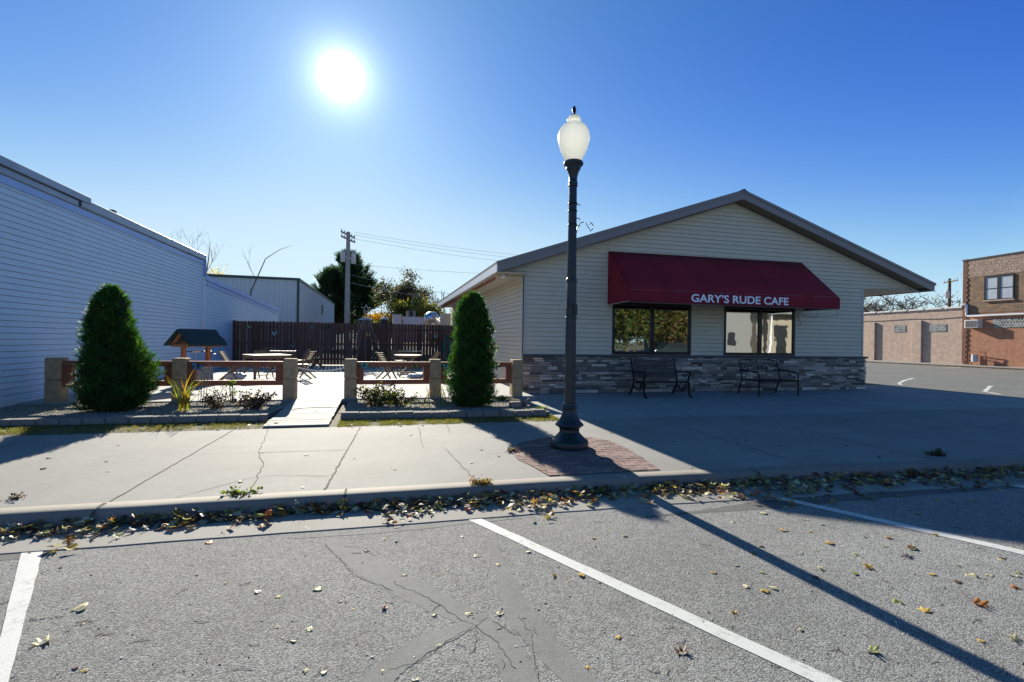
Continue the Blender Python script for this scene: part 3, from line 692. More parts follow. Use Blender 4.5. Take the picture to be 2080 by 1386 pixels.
mb.add([A, D, F_, wl], [(0, 1, 2, 3)]); mb.add([B, C, E_, wr], [(0, 1, 2, 3)])
awn = mb.build('awning', 'awning', cafe, fix=False); sm = awn.modifiers.new('thick', 'SOLIDIFY'); sm.thickness = .004
mb = MB(); r = .014
for q in ((F_, E_), (D, C), (wl, F_), (wr, E_)): mb.tube([Vector(q[0])+Vector((0, .03, .01)), Vector(q[1])+Vector((0, .03, .01))], r, 6)
for t in (.25, .5, .75):
    a = Vector(A).lerp(Vector(B), t)+Vector((0, -.0, -.03)); d = Vector(D).lerp(Vector(C), t)+Vector((0, .03, -.03)); mb.tube([a, d], r, 6)
mb.build('awning_frame', 'galv', awn)
M['seam'] = simple('awning seam', (.12, .006, .02), .8); mb = MB()
for x in (7.0, 8.08, 9.16, 10.24, 11.32):
    t = (x-5.88)/6.5; a = Vector(A).lerp(Vector(B), t); d = Vector(D).lerp(Vector(C), t); n0 = Vector((0, -.004, .004)); w_ = Vector((.007, 0, 0)); mid = a.lerp(d, .5)+Vector((0, .006, -.010))
    mb.add([a-w_+n0, a+w_+n0, mid+w_+n0, mid-w_+n0], [(0, 1, 2, 3)]); mb.add([mid-w_+n0, mid+w_+n0, d+w_+n0, d-w_+n0], [(0, 1, 2, 3)]); e_ = Vector((d.x, AYF-.004, 2.415)); mb.add([d-w_+n0, d+w_+n0, e_+w_, e_-w_], [(0, 1, 2, 3)])
mb.add([(5.9, AYF-.004, 2.435), (12.4, AYF-.004, 2.445), (12.4, AYF-.004, 2.449), (5.9, AYF-.004, 2.439)], [(0, 1, 2, 3)]); mb.build('seam', 'seam', awn, fix=False)
mb = MB(); M['gap'] = simple('dark siding panel joint', (.16, .15, .11), .8)  # dark tan lines at the vertical joints between siding panels
for x, z in ((9.35, 5.0), (9.6, 5.12), (8.1, 4.4), (10.6, 4.76), (11.8, 4.28), (7.0, 4.16), (12.6, 3.7), (13.2, 3.3), (13.5, 4.04), (6.4, 4.16), (14.0, 2.6), (4.6, 2.3), (5.2, 3.2), (13.1, 1.9), (9.0, 1.6)):
    k = round((z-1.04)/.1205); z0 = 1.04+k*.1205; mb.add([(x, YF-.0275, z0+.002), (x+.006, YF-.0275, z0+.002), (x+.006, YF-.0175, z0+.104), (x, YF-.0175, z0+.104)], [(0, 1, 2, 3)])
mb.build('panel_joint', 'gap', cafe, fix=False)
tcv = bpy.data.curves.new('lettering', 'FONT'); tcv.body = "GARY\u2019S RUDE CAFE"; tcv.size = 1; tcv.extrude = .004; tcv.offset = .022; tcv.resolution_u = 6; tcv.space_character = 1.02
to = bpy.data.objects.new('tmp', tcv); COL.objects.link(to); bpy.context.view_layer.update()
tm_ = bpy.data.meshes.new_from_object(to.evaluated_get(bpy.context.evaluated_depsgraph_get())); bpy.data.objects.remove(to)
co = np.zeros(len(tm_.vertices)*3); tm_.vertices.foreach_get('co', co); co = co.reshape(-1, 3)
lo, hi = co.min(0), co.max(0); x0t, x1t = 7.63, 10.66; zb_, zt_ = 2.455, 2.665
X = x0t+(co[:, 0]-lo[0])/(hi[0]-lo[0])*(x1t-x0t); tt = (X-5.88)/(12.42-5.88); ZZ = zb_+(co[:, 1]-lo[1])/(hi[1]-lo[1])*(zt_-zb_)+.012*tt
YY = AYF-.008+(co[:, 2])*.5
tm_.vertices.foreach_set('co', (np.stack([X, YY, ZZ], 1)-np.array(cafe.location)).ravel()); tm_.materials.clear(); tm_.materials.append(M['letter']); tm_.update()
lt = bpy.data.objects.new('lettering', tm_); COL.objects.link(lt); lt.parent = awn; tm_.name = 'lettering'
# small string lights along awning edge and wall wires
def lights(name, label, P, Q, n, col, drop=.05, r=.006, group=None, sag=.0):
    t = thing(name, label, 'string lights', P, group); mb = MB(); P = Vector(P); Q = Vector(Q); pts = [P.lerp(Q, i/n)+Vector((0, 0, -sag*math.sin(math.pi*i/n)-random.random()*.012)) for i in range(n+1)]
    mb.tube(pts, .003, 4); mb.build('cord', 'wire', t); mb = MB(); q = pts[1]; mb.tube([q, q+Vector((0, 0, -drop*.5)), q+Vector((0, 0, -drop))], [r*.4, r, r*.2], 5); b0 = mb.build('bulb', col, t)
    for q in pts[2:]: b = b0.copy(); COL.objects.link(b); b.parent = t; b.location = q-pts[1]; 
    return t
M['bulbw'] = simple('clear bulb', (.7, .68, .6), .3); M['bulbr'] = simple('orange red garland', (.36, .07, .025), .6)
lights('string_lights', 'thin string of tiny white lights along the lower edge of the maroon awning', (5.9, AYF-.01, 2.40), (12.4, AYF-.01, 2.41), 60, 'bulbw', .02, .006)
lights('string_lights', 'orange red light garland hanging under the left roof eave of the cafe', (2.80, 12.6, 3.10), (2.80, 25.5, 3.10), 90, 'bulbr', .12, .016)
lw = thing('loose_cable', 'loose dark cable looping from under the awning right of the second window', 'cable', (12.2, 12.3, 2.2)); mb = MB()
mb.tube([(12.2, 12.33, 2.34), (12.22, 12.30, 2.15), (12.3, 12.3, 2.02), (12.2, 12.31, 1.98)], .008, 5); mb.tube([(12.2, 12.3, 2.34), (12.5, 12.0, 2.24), (12.9, 11.6, 2.26), (12.42, 11.2, 2.38)], .006, 5); mb.tube([(12.2, 12.3, 2.3), (12.6, 12.2, 2.22), (13.0, 12.3, 2.36)], .005, 5); mb.build('cable_run', 'wire', lw)
# ------------------------------------------------------------ white-sided building on the left
XW = -6.60
lb = thing('sided_building', 'long building with pale lapped siding and grey metal coping left of the patio', 'building', (XW, 15, 0))
Y0, Y1, Y2 = 8.6, 20.55, 33.7
mb = MB(); lap(mb, (XW, Y0, 0), (XW, Y1, 0), (1, 0, 0), .17, 4.10, lambda z: 0, lambda z: Y1-Y0, .112); w_ = mb.build('wall_siding', 'blue', lb, fix=False); w_['label'] = 'tall front section of pale lapped siding'
mb = MB(); lap(mb, (XW, Y1, 0), (XW, Y2, 0), (1, 0, 0), .17, 3.55, lambda z: 0, lambda z: (Y2-Y1) if z < 2.85 else max(0, (Y2-Y1)*(1-(z-2.85)/(3.55-2.85))), .112); w_ = mb.build('wall_siding', 'blue', lb, fix=False); w_['label'] = 'lower rear section of pale lapped siding'
mb = MB(); mb.box((XW-14, Y0, -.1), (XW-.02, Y1, 4.12)); mb.slabv([(Y1, 0), (Y2, 0), (Y2, 2.84), (Y1, 3.54)], 'x', XW-14, XW-.02); mb.build('wall_core', 'blue', lb)
mb = MB(); mb.box((XW-.018, Y0, 0.05), (XW+.028, Y2, .168)); mb.build('base_trim', 'whitetrim', lb)
mb = MB()
for a, b in ((Y0, 12.6), (12.605, 17.0), (17.005, Y1-.03)): mb.box((XW-.02, a, 4.03), (XW+.05, b, 4.17))
mb.build('metal_fascia', 'skytrim', lb, .004)
def coping(y0, y1, z0, z1, out, name='coping'):
    mb = MB(); y = y0
    while y < y1-.01:
        e = min(y+3.05, y1)
        mb.slabv([(XW-.35, z1-.03), (XW+out-.012, z1), (XW+out, z1-.01), (XW+out, z0), (XW+out-.012, z0-.008), (XW-.02, z0), (XW-.35, z0)], 'y', y+.002, e-.002)
        y = e
    return mb.build(name, 'coping', lb)
coping(Y0, 12.75, 4.19, 4.31, .075); coping(Y0, 13.1, 4.325, 4.47, .13); coping(12.8, Y1, 4.20, 4.40, .10)
mb = MB(); mb.box((XW-.3, Y1-.03, 3.6), (XW+.10, Y1+.03, 4.195)); mb.build('coping_end', 'skytrim', lb, .004)
mb = MB()
for a, b in ((Y1+.035, 25), (25.01, 29.4), (29.41, Y2)):
    f = lambda y: 3.62+(3.10-3.62)*(y-Y1)/(Y2-Y1)
    mb.slabv([(a, f(a)-.30), (b, f(b)-.30), (b, f(b)-.14), (a, f(a)-.14)], 'x', XW-.02, XW+.05)
    mb.slabv([(a, f(a)-.135), (b, f(b)-.135), (b, f(b)+.06), (a, f(a)+.06)], 'x', XW-.3, XW+.09)
lc = mb.build('coping', 'skytrim', lb); lc['label'] = 'sloping sky tinted coping of the low rear section'
mb = MB(); mb.box((XW-.01, Y1-.05, .17), (XW+.06, Y1+.05, 3.6)); mb.build('corner_trim', 'whitetrim', lb, .006)
vt = MB(); vt.lathe([(.06, 0), (.06, .14), (.10, .15), (.10, .21), (.06, .24)], (XW-.3, 14.9, 4.38), 12); vt.build('roof_vent', 'bark', lb)
# ------------------------------------------------------------ wooden privacy fence
YFN = 24.2
pf = thing('privacy_fence', 'tall dark brown dog eared board fence closing the back of the patio', 'fence', (-1.5, YFN, .1))
mb = MB(); x = XW+.02
i = 0
while x < 3.42:
    w = .138; h = 2.10+random.uniform(-.012, .012); y = YFN+random.uniform(-.004, .004); c = (random.uniform(.75, 1.3),)*3; c = (c[0], c[1]*random.uniform(.92, 1.05), c[2])
    mb.slabv([(x, .14), (x+w, .14), (x+w, h-.035), (x+w-.03, h), (x+.03, h), (x, h-.035)], 'y', y, y+.018, c)
    x += w+random.uniform(.005, .011); i += 1
mb.build('picket_panel', 'fence', pf, fix=True)
mb = MB()
for z in (.35, 1.05, 1.78): mb.box((XW+.02, YFN+.02, z), (3.42, YFN+.06, z+.09), (1, 1, 1))
mb.build('rail', 'fence', pf)
for x in (-5.6, -3.2, -.8, 1.6): mb = MB(); mb.box((x, YFN+.061, 0), (x+.09, YFN+.15, 2.0), (1, 1, 1)); mb.build('post', 'fence', pf)
# ------------------------------------------------------------ low patio fence: concrete posts and red rails
def lowfence(name, label, posts, rails):
    t = thing(name, label, 'fence', (posts[0], 11.15, .0))
    for x in posts:
        mb = MB(); w = .25; zb = -.0 
        for k, (z0, z1) in enumerate(((.0, .52), (.525, .945))):
            j = random.uniform(-.004, .004); mb.prism([(x-w/2+j, 11.02), (x+w/2+j, 11.02), (x+w/2+j, 11.30), (x-w/2+j, 11.30)], z0 if k else .0, z1)
        mb.build('concrete_post', 'conpost', t, .018)
    for a, b in rails:
        mb = MB(); mb.box((a, 11.10, .775), (b, 11.20, .885)); mb.build('rail', 'redwood', t, .006)
        mb = MB(); mb.box((a, 11.10, .39), (b, 11.20, .495)); mb.build('rail', 'redwood', t, .006)
        for x in (a+.001, b-.14): mb = MB(); mb.box((x, 11.085, .497), (x+.139, 11.215, .773)); mb.build('upright', 'redwoodv', t, .005)
    return t
lowfence('low_fence', 'low red railed fence with three brown concrete posts left of the ramp', (-6.03, -3.95, -1.93), ((-5.9, -4.08), (-3.82, -2.06)))
lowfence('low_fence', 'low red railed fence with three brown concrete posts between ramp and cafe', (-.72, 1.10, 3.0), ((-.59, .97), (1.23, 2.87)))
gp = thing('gate_rope', 'white twisted rope sagging across the open gateway between two concrete posts', 'rope', (-1.8, 11.3, .7)); mb = MB()
mb.tube([(-1.80+i*.96/24, 11.30, .745-.075*math.sin(math.pi*i/24)) for i in range(25)], .011, 6); mb.build('rope_strand', 'rope', gp)
# ------------------------------------------------------------ wishing well
ww = thing('wishing_well', 'small wishing well with dark green shingled roof beside the left patio fence', 'wishing well', (-4.83, 14.6, .1))
def wl(mb, a, b, w, h): mb.beam(a, b, w, h)
cx, cy = -4.83, 14.6; hw, hd = .34, .33
mb = MB()
for r_ in range(5):
    for k in range(12):
        a0 = 2*math.pi*(k+.5*(r_ % 2))/12; a1 = a0+2*math.pi/12-.03; rr = .40+random.uniform(-.012, .012)
        q = [(cx+r1*math.cos(a), cy+r1*math.sin(a)) for r1, a in ((rr, a0), (rr, (a0+a1)/2), (rr, a1), (rr-.09, a1), (rr-.09, (a0+a1)/2), (rr-.09, a0))]
        mb.prism(q, .1+r_*.105, .1+r_*.105+.10)
mb.build('stone_basin', 'basin', ww)
mb = MB(); mb.lathe([(.42, .0), (.42, .035), (.30, .035), (.30, .0)], (cx, cy, .627), 24); mb.build('basin_rim', 'cedar', ww)
for sx in (-1, 1):
    mb = MB(); mb.box((cx+sx*hw-.045, cy-.045, .3), (cx+sx*hw+.045, cy+.045, 1.22)); mb.build('post', 'cedarv', ww, .004)
    mb = MB(); x = cx+sx*(hw+.05)
    mb.box((x-.03, cy-hd, 1.10), (x+.03, cy+hd, 1.17)); mb.beam((x, cy-hd+.02, 1.17), (x, cy, 1.50), .05, .05); mb.beam((x, cy+hd-.02, 1.17), (x, cy, 1.50), .05, .05)
    mb.build('gable_truss', 'cedar', ww)
mb = MB()
for y in (cy-hd-.01, cy+hd-.04): mb.box((cx-hw-.08, y, 1.11), (cx+hw+.08, y+.05, 1.16))
mb.build('eave_beam', 'cedar', ww)
rf = MB(); RL = .52; rf.slabv([(cy-hd-.14, 1.13), (cy, 1.53), (cy, 1.56), (cy-hd-.16, 1.155)], 'x', cx-RL, cx+RL); rf.slabv([(cy+hd+.14, 1.13), (cy, 1.529), (cy, 1.559), (cy+hd+.16, 1.155)], 'x', cx-RL, cx+RL)
for k in range(4):   # shingle courses
    for x_ in np.arange(cx-RL, cx+RL-.01, .145):
        t0, t1 = k/4, (k+1)/4+.02; y0_, y1_ = cy-hd-.165+t0*(hd+.165), cy-hd-.165+t1*(hd+.165); z0_, z1_ = 1.158+t0*.405, 1.158+t1*.405; h = .010+random.random()*.006
        xo = x_+(.07 if k % 2 else 0); xe = min(xo+.14, cx+RL+.01)
        rf.add([(xo, y0_, z0_+h), (xe, y0_, z0_+h), (xe, y1_, z1_+.002), (xo, y1_, z1_+.002), (xo, y0_, z0_), (xe, y0_, z0_)], [(0, 1, 2, 3), (0, 4, 5, 1)])
M['shing'] = simple('dark green asphalt shingle', (.028, .055, .058), .9, 0, .4, 40, .6, 150); rf.build('shingle_roof', 'shing', ww)
mb = MB(); mb.tube([(cx-hw, cy, .98), (cx+hw+.1, cy, .98), (cx+hw+.16, cy, .90), (cx+hw+.24, cy, .90)], .012, 8); mb.build('crank', 'black', ww)
mb = MB(); mb.tube([(cx-.12, cy, .98), (cx+.12, cy, .98)], .03, 10); mb.tube([(cx, cy, .96), (cx, cy-.0, .70)], .006, 5); mb.build('rope_coil', 'rope', ww); ww.rotation_euler = (0, 0, rad(55))
# ------------------------------------------------------------ patio furniture
def make_chair():
    t = thing('folding_chair', 'x', 'chair', (0, 0, 0), 'wooden folding chairs round the patio tables')
    hw = .21
    for sy in (-1, 1):
        mb = MB(); mb.beam((-.27, sy*hw, .86), (.24, sy*hw, .0), .022, .042, u=(0, 1, 0) if 0 else (1, 0, 0)); mb.build('long_leg', 'teakv', t)
        mb = MB(); mb.beam((.20, sy*(hw-.028), .43), (-.30, sy*(hw-.028), .0), .022, .042, u=(1, 0, 0)); mb.build('short_leg', 'teakv', t)
    mb = MB()
    for k in range(7): x = -.17+k*.058; mb.box((x, -.185, .435), (x+.046, .185, .452))
    for sy in (-1, 1): mb.box((-.17, sy*.15-.015, .412), (.225, sy*.15+.015, .434))
    mb.build('seat', 'teak', t)
    mb = MB()
    for k in range(5): z = .60+k*.058; x = -.27+(.86-z)*.593; mb.obox((x+.004, 0, z), (0, 1, 0), (-.51, 0, .86), (.40, .045, .012))
    mb.build('backrest', 'teak', t)
    mb = MB(); mb.tube([(.19, -hw, .08), (.19, hw, .08)], .012, 6); mb.build('stretcher', 'teak', t); mb = MB(); mb.tube([(-.24, -hw+.03, .06), (-.24, hw-.03, .06)], .012, 6); mb.build('stretcher', 'teak', t)
    return t
ch0 = make_chair(); used = [False]
def place(x, y, deg, label):
    if not used[0]: used[0] = True; o = ch0; o.location = (x, y, .1); o.rotation_euler = (0, 0, rad(deg)); o['label'] = label
    else: dup(ch0, (x, y, .1), rad(deg), label)
for a in [(-4.32, 15.8, 2, 'wooden folding chair standing alone left of the square patio table'), (-3.75, 17.15, -58, 'wooden folding chair tucked behind the square patio table'),
          (-4.75, 22.4, -90, 'small distant wooden folding chair against the fence, above the square table'), (-2.45, 16.55, 165, 'wooden folding chair seen side on behind the left gate post'),
          (-3.02, 19.6, 200, 'wooden folding chair whose slatted back shows right of the square table'), (-2.75, 21.8, 180, 'dark wooden folding chair nearest the fence, right of the rear left table'),
          (.06, 15.95, 28, 'wooden folding chair at the left front of the nearer round table'), (.32, 22.7, 5, 'wooden folding chair at the left of the farther round table'),
          (.55, 19.6, -60, 'wooden folding chair between the two round tables'), (1.42, 16.2, 152, 'wooden folding chair at the right of the nearer round table'),
          (1.98, 22.0, 178, 'wooden folding chair at the right of the farther round table')]: place(*a)
def sqtable(label, x, y, rz, w, d, group):
    t = thing('patio_table', label, 'table', (x, y, .1), group); c, s2 = math.cos(rad(rz)), math.sin(rad(rz))
    R_ = lambda u, v: (x+u*c-v*s2, y+u*s2+v*c)
    mb = MB(); n = 7
    for k in range(n):
        v = -d/2+(k+.5)*d/n; q = R_(0, v); mb.obox((q[0], q[1], .1+.735), (c, s2, 0), (-s2, c, 0), (w, d/n-.008, .022))
    mb.build('tabletop', 'tabletop', t, .003)
    mb = MB()
    for v in (-d/2+.05, d/2-.05): q = R_(0, v); mb.obox((q[0], q[1], .1+.68), (c, s2, 0), (-s2, c, 0), (w-.12, .022, .085))
    for u in (-w/2+.05, w/2-.05): q = R_(u, 0); mb.obox((q[0], q[1], .1+.68), (-s2, c, 0), (c, s2, 0), (d-.1, .022, .085))
    mb.build('apron', 'teak', t)
    for u in (-1, 1):
        for v in (-1, 1):
            q = R_(u*(w/2-.05), v*(d/2-.05)); mb = MB(); mb.obox((q[0], q[1], .1+.36), (0, 0, 1), (c, s2, 0), (.72, .058, .058)); mb.build('leg', 'teakv', t)
    return t
sqtable('square wooden patio table with pale top behind the left low fence', -3.53, 16.55, 33, 1.12, .98, 'patio tables')
sqtable('rear left wooden table with pale top close to the board fence', -3.95, 21.4, 4, .95, .8, 'patio tables')
def rdtable(label, x, y, r):
    t = thing('round_table', label, 'table', (x, y, .1), 'patio tables')
    mb = MB(); mb.lathe([(r-.02, .715), (r, .725), (r, .74), (r-.01, .75)], (x, y, .1), 32); mb.build('tabletop', 'tabletop', t)
    for sx, sy in ((1, 1), (-1, -1), (1, -1), (-1, 1)):
        mb = MB(); mb.beam((x+sx*.30, y+sy*.22, .1), (x-sx*.26, y+sy*.22*.8, .8), .03, .045, u=(0, 1, 0)); mb.build('leg', 'teakv', t)
    mb = MB(); mb.beam((x-.3, y-.2, .78), (x+.3, y-.2, .78), .03, .05); mb.beam((x-.3, y+.2, .78), (x+.3, y+.2, .78), .03, .05); mb.beam((x-.27, y, .25), (x+.27, y, .25), .03, .05); mb.build('apron', 'teak', t)
rdtable('nearer round wooden table with pale top right of the gateway', .76, 17.1, .47); rdtable('farther round wooden table with pale top right of the gateway', 1.06, 22.2, .52)
def bag(label, x, y, sx, sy, sz, rz=0, z0=.1):
    t = thing('plastic_bag', label, 'bag', (x, y, z0)); n, m_ = 20, 12; vs = []
    for j in range(m_+1):
        ph = math.pi*j/m_
        for i in range(n):
            th = 2*math.pi*i/n; k = 1+.10*math.sin(3*th+j)+.07*math.sin(7*th-2*j); a = abs(math.cos(th))**.7*math.copysign(1, math.cos(th)); b = abs(math.sin(th))**.7*math.copysign(1, math.sin(th))
            vs.append((x+sx*a*math.sin(ph)**.6*k, y+sy*b*math.sin(ph)**.6*k, z0+sz*(1+(-math.cos(ph)))*.5*(1 if j < m_ else 1)))
    mb = MB(); mb.add(vs, [(j*n+i, j*n+(i+1) % n, (j+1)*n+(i+1) % n, (j+1)*n+i) for j in range(m_) for i in range(n)], None, True); mb.build('bag_body', 'bag', t)
bag('pale lumpy plastic bag on the patio under the lone folding chair', -4.28, 16.05, .28, .18, .22); bag('pale plastic bag lying under the nearer round table', .98, 16.35, .27, .15, .15)
bag('pale blue plastic sheet bundle on the patio by the leftmost concrete post', -5.5, 12.3, .3, .3, .14)
# hose on a reel, by the fence
ho = thing('garden_hose', 'teal garden hose looped on the board fence behind the right arborvitae', 'hose', (2.95, 24.1, 1.2)); mb = MB()
for k in range(4):
    w = .12+.03*k; mb.tube([(2.95+w*math.cos(a), 24.12-.02*k, .95+(.62-.05*k)*math.sin(a)) for a in [2*math.pi*i/28 for i in range(29)]], .018, 6, caps=False)
mb.build('hose_coil', 'teal', ho); mb = MB(); mb.box((2.85, 24.05, 1.45), (3.05, 24.19, 1.5)); mb.build('hose_hook', 'black', ho)
# light tree with star
lt_ = thing('star_light_tree', 'pole topped by a wire star with strings fanning down before the board fence', 'light tree', (-.86, 23.3, .1)); mb = MB()
mb.tube([(-.86, 23.3, .1), (-.86, 23.3, 2.65)], .022, 8); mb.build('pole', 'teak', lt_)
mb = MB(); pts = []
for k in range(11): a = math.pi/2+k*math.pi/5; r_ = .20 if k % 2 == 0 else .085; pts.append((-.86+r_*math.cos(a), 23.28, 2.72+r_*math.sin(a)))
mb.tube(pts, .014, 5, smooth=False); mb.build('star', 'rope', lt_)
mb = MB()
for k in range(12):
    a = 2*math.pi*k/12; e = Vector((-.86+.95*math.cos(a), 23.3+.55*math.sin(a), .12)); mb.tube([(-.86, 23.3, 2.58), e], .007, 4)
M['string'] = simple('beige light string', (.34, .30, .22), .7)
mb.build('light_string', 'string', lt_)
# ------------------------------------------------------------ butterflies
M['bfly'] = simple('butterfly enamel', (1, 1, 1), .5, 0, .25, 60, 0, 60, True)
def butterfly(x, y, z, s, col, tilt, label, lean=.5, turn=0):
    t = thing('butterfly_ornament', label, 'butterfly ornament', (x, y, z), 'painted metal butterflies')
    up_ = [(0, .0), (.25, .42), (.62, .62), (.98, .55), (1.0, .30), (.72, .06), (.2, -.02)]; lo_ = [(0, -.02), (.3, -.05), (.66, -.08), (.72, -.34), (.52, -.62), (.3, -.58), (.08, -.2)]
    for sx in (-1, 1):
        mb = MB()
        for poly, k in ((up_, 1), (lo_, .9)):
            for rr, dk in ((1.0, .25), (.78, 1.0)):
                vs = []; cxp = sum(p[0] for p in poly)/len(poly); czp = sum(p[1] for p in poly)/len(poly)
                for px_, pz_ in poly:
                    qx = cxp+(px_-cxp)*rr; qz = czp+(pz_-czp)*rr; X_ = sx*qx*math.cos(lean)*s; Y_ = -abs(qx)*math.sin(lean)*s-(.004 if rr < 1 else 0); Z_ = qz*s
                    vs.append((X_*math.cos(tilt)-Z_*math.sin(tilt), Y_, X_*math.sin(tilt)+Z_*math.cos(tilt)))
                c = tuple(v*dk for v in col); mb.add([Vector((x, y, z))+Vector(v) for v in vs], [tuple(range(len(vs)))], c)
        o = mb.build('wing', 'bfly', t, fix=False)
    mb = MB(); mb.tube([Vector((x, y-.005, z))+Vector((-math.sin(tilt)*a, 0, math.cos(tilt)*a))*s for a in (-.45, -.1, .3, .45)], [.02*s, .07*s, .08*s, .03*s], 6)
    for sx in (-1, 1): mb.tube([Vector((x, y-.005, z))+Vector((sx*b*s-math.sin(tilt)*a*s, 0, math.cos(tilt)*a*s)) for a, b in ((.42, .02), (.75, .18))], .012*s, 4)
    mb.build('body', 'black', t)
YA = 24.13
for a in [(-5.86, YA, 1.83, .13, (.42, .44, .22), .2, 'dull olive butterfly at the upper left end of the board fence'), (-4.83, YA, 1.55, .14, (.45, .68, .75), .3, 'light blue butterfly on the left part of the board fence'),
          (-3.24, YA, 1.86, .11, (.20, .40, .30), .3, 'dark green butterfly high on the board fence, left of centre'), (-2.55, YA, 1.9, .10, (.05, .04, .04), 0, 'black butterfly near the top edge of the board fence'),
          (-4.06, YA, 1.02, .13, (.22, .38, .33), .6, 'grey green butterfly low on the board fence above the rear left table'), (-1.99, YA, .98, .12, (.55, .60, .52), .3, 'pale grey butterfly low on the board fence by the gateway'),
          (-.78, YA, 1.58, .14, (.72, .58, .18), 0, 'yellow butterfly behind the light strings on the board fence'), (1.6, YA, 1.80, .12, (.30, .08, .05), .5, 'brick red butterfly high on the right part of the board fence'),
          (2.38, YA, 1.53, .12, (.45, .62, .62), .6, 'pale blue butterfly beside the garden hose on the board fence'),
          (-.43, 11.06, .80, .105, (.05, .42, .38), 0, 'bright teal butterfly on the rail just right of the gateway'), (.64, 11.06, .78, .105, (.30, .24, .06), .3, 'yellow and black butterfly on the top rail left of the middle post'),
          (.18, 11.06, .40, .095, (.34, .13, .07), -.2, 'rusty orange butterfly on the lower rail above the flower bed'), (1.33, 11.06, .79, .10, (.08, .45, .45), 0, 'teal butterfly on the rail beside the right arborvitae'),
          (2.50, 11.06, .79, .11, (.14, .20, .16), .7, 'dark mottled butterfly on the rail between arborvitae and cafe'), (-3.62, 11.06, .78, .12, (.06, .26, .46), -.1, 'blue butterfly on the rail in front of the wishing well'),
          (-5.62, 11.06, .80, .12, (.22, .20, .06), .3, 'dark yellow butterfly on the rail by the leftmost concrete post')]: butterfly(*a)
# ------------------------------------------------------------ lamp post
lx, ly = 2.36, 6.05
lp = thing('street_lamp', 'tall dark green cast iron street lamp with acorn globe on the brick pad', 'street lamp', (lx, ly, 0))
mb = MB(); mb.lathe([(.245, .003), (.25, .02), (.25, .085), (.243, .10), (.235, .10), (.232, .112), (.222, .114), (.175, .155), (.14, .195), (.128, .21)], (lx, ly, 0), 48)
mb.lathe([(.125, .20), (.132, .235), (.128, .25), (.15, .275), (.172, .295), (.18, .30)], (lx, ly, 0), 48, 24, .12, fz=(.21, .27))
mb.lathe([(.178, .292), (.186, .30), (.184, .312), (.15, .345), (.118, .40), (.097, .46), (.088, .51)], (lx, ly, 0), 96, 16, .07, fz=(.33, .50))
mb.lathe([(.088, .50), (.10, .51), (.107, .525), (.107, .54), (.098, .552), (.086, .56), (.092, .572), (.086, .588), (.074, .59)], (lx, ly, 0), 40)
b_ = mb.build('base', 'lamppaint', lp, fix=False)
mb = MB(); mb.lathe([(.073, .585), (.071, 1.4), (.066, 2.18)], (lx, ly, 0), 96, 16, .13, fz=(.6, 2.17)); mb.lathe([(.062, 2.22), (.052, 3.44)], (lx, ly, 0), 96, 16, .13)
mb.lathe([(.066, 2.17), (.072, 2.18), (.072, 2.215), (.062, 2.23)], (lx, ly, 0), 32)
mb.build('pole', 'lamppaint', lp, fix=False)
mb = MB(); mb.lathe([(.052, 3.43), (.062, 3.435), (.062, 3.45), (.054, 3.46), (.062, 3.475), (.062, 3.49), (.052, 3.50), (.056, 3.56), (.075, 3.63), (.095, 3.66), (.098, 3.675), (.085, 3.685), (.12, 3.705), (.132, 3.725), (.128, 3.745), (.115, 3.76), (.08, 3.765)], (lx, ly, 0), 40); mb.build('globe_holder', 'lamppaint', lp, fix=False)
mb = MB(); mb.lathe([(.098, 3.762), (.13, 3.82), (.178, 3.92), (.205, 4.02), (.210, 4.08), (.198, 4.15), (.172, 4.20), (.158, 4.205), (.15, 4.225), (.115, 4.25), (.078, 4.258), (.075, 4.275), (.088, 4.29), (.09, 4.315), (.078, 4.325), (.07, 4.35), (.045, 4.36)], (lx, ly, 0), 48); mb.build('globe', 'globe', lp, fix=False)
mb = MB(); mb.lathe([(.045, 4.355), (.042, 4.372), (.022, 4.388), (.012, 4.40), (.022, 4.41), (.027, 4.43), (.026, 4.45), (.018, 4.475), (.008, 4.49), (.002, 4.497)], (lx, ly, 0), 24); mb.build('finial', 'black', lp, fix=False)
mb = MB()
def scroll(p0, c, r0, turns, s0, dirx):
    pts = []
    for k in range(22):
        t = k/21; a = s0+turns*2*math.pi*t; r_ = r0*(1-.75*t); pts.append((c[0]+dirx*r_*math.cos(a), ly, c[1]+r_*1.35*math.sin(a)))
    return pts
mb.tube([(lx+.05, ly, 2.78), (lx+.07, ly, 2.90), (lx+.11, ly, 2.96), (lx+.16, ly, 2.98)], .006, 5); mb.tube(scroll(0, (lx+.085, 2.99), .055, .8, -2.0, -1), .006, 5); mb.tube([(lx+.19, ly, 2.97), (lx+.23, ly, 2.90), (lx+.25, ly, 2.89)], .005, 5); mb.tube(scroll(0, (lx+.25, 2.94), .055, .7, -1.7, 1), .006, 5)
mb.build('scroll_bracket', 'black', lp)
mb = MB()
for z in (3.20, 3.10, 2.92): mb.lathe([(.058, z), (.061, z+.004), (.061, z+.014), (.058, z+.018)], (lx, ly, 0), 24)
mb.tube([(lx+.05, ly, 3.205), (lx+.10, ly, 3.20), (lx+.105, ly, 3.19)], .006, 5); mb.build('band_clamp', 'black', lp)
mb = MB(); mb.box((lx-.085, ly-.05, 1.83), (lx-.06, ly+.0, 1.93)); mb.lathe([(.076, 1.86), (.079, 1.865), (.079, 1.885), (.076, 1.89)], (lx, ly, 0), 24); mb.box((lx+.01, ly-.095, 1.74), (lx+.05, ly-.07, 1.86)); mb.lathe([(.076, 1.70), (.079, 1.705), (.079, 1.715), (.076, 1.72)], (lx, ly, 0), 24); mb.build('outlet_box', 'lamppaint', lp)
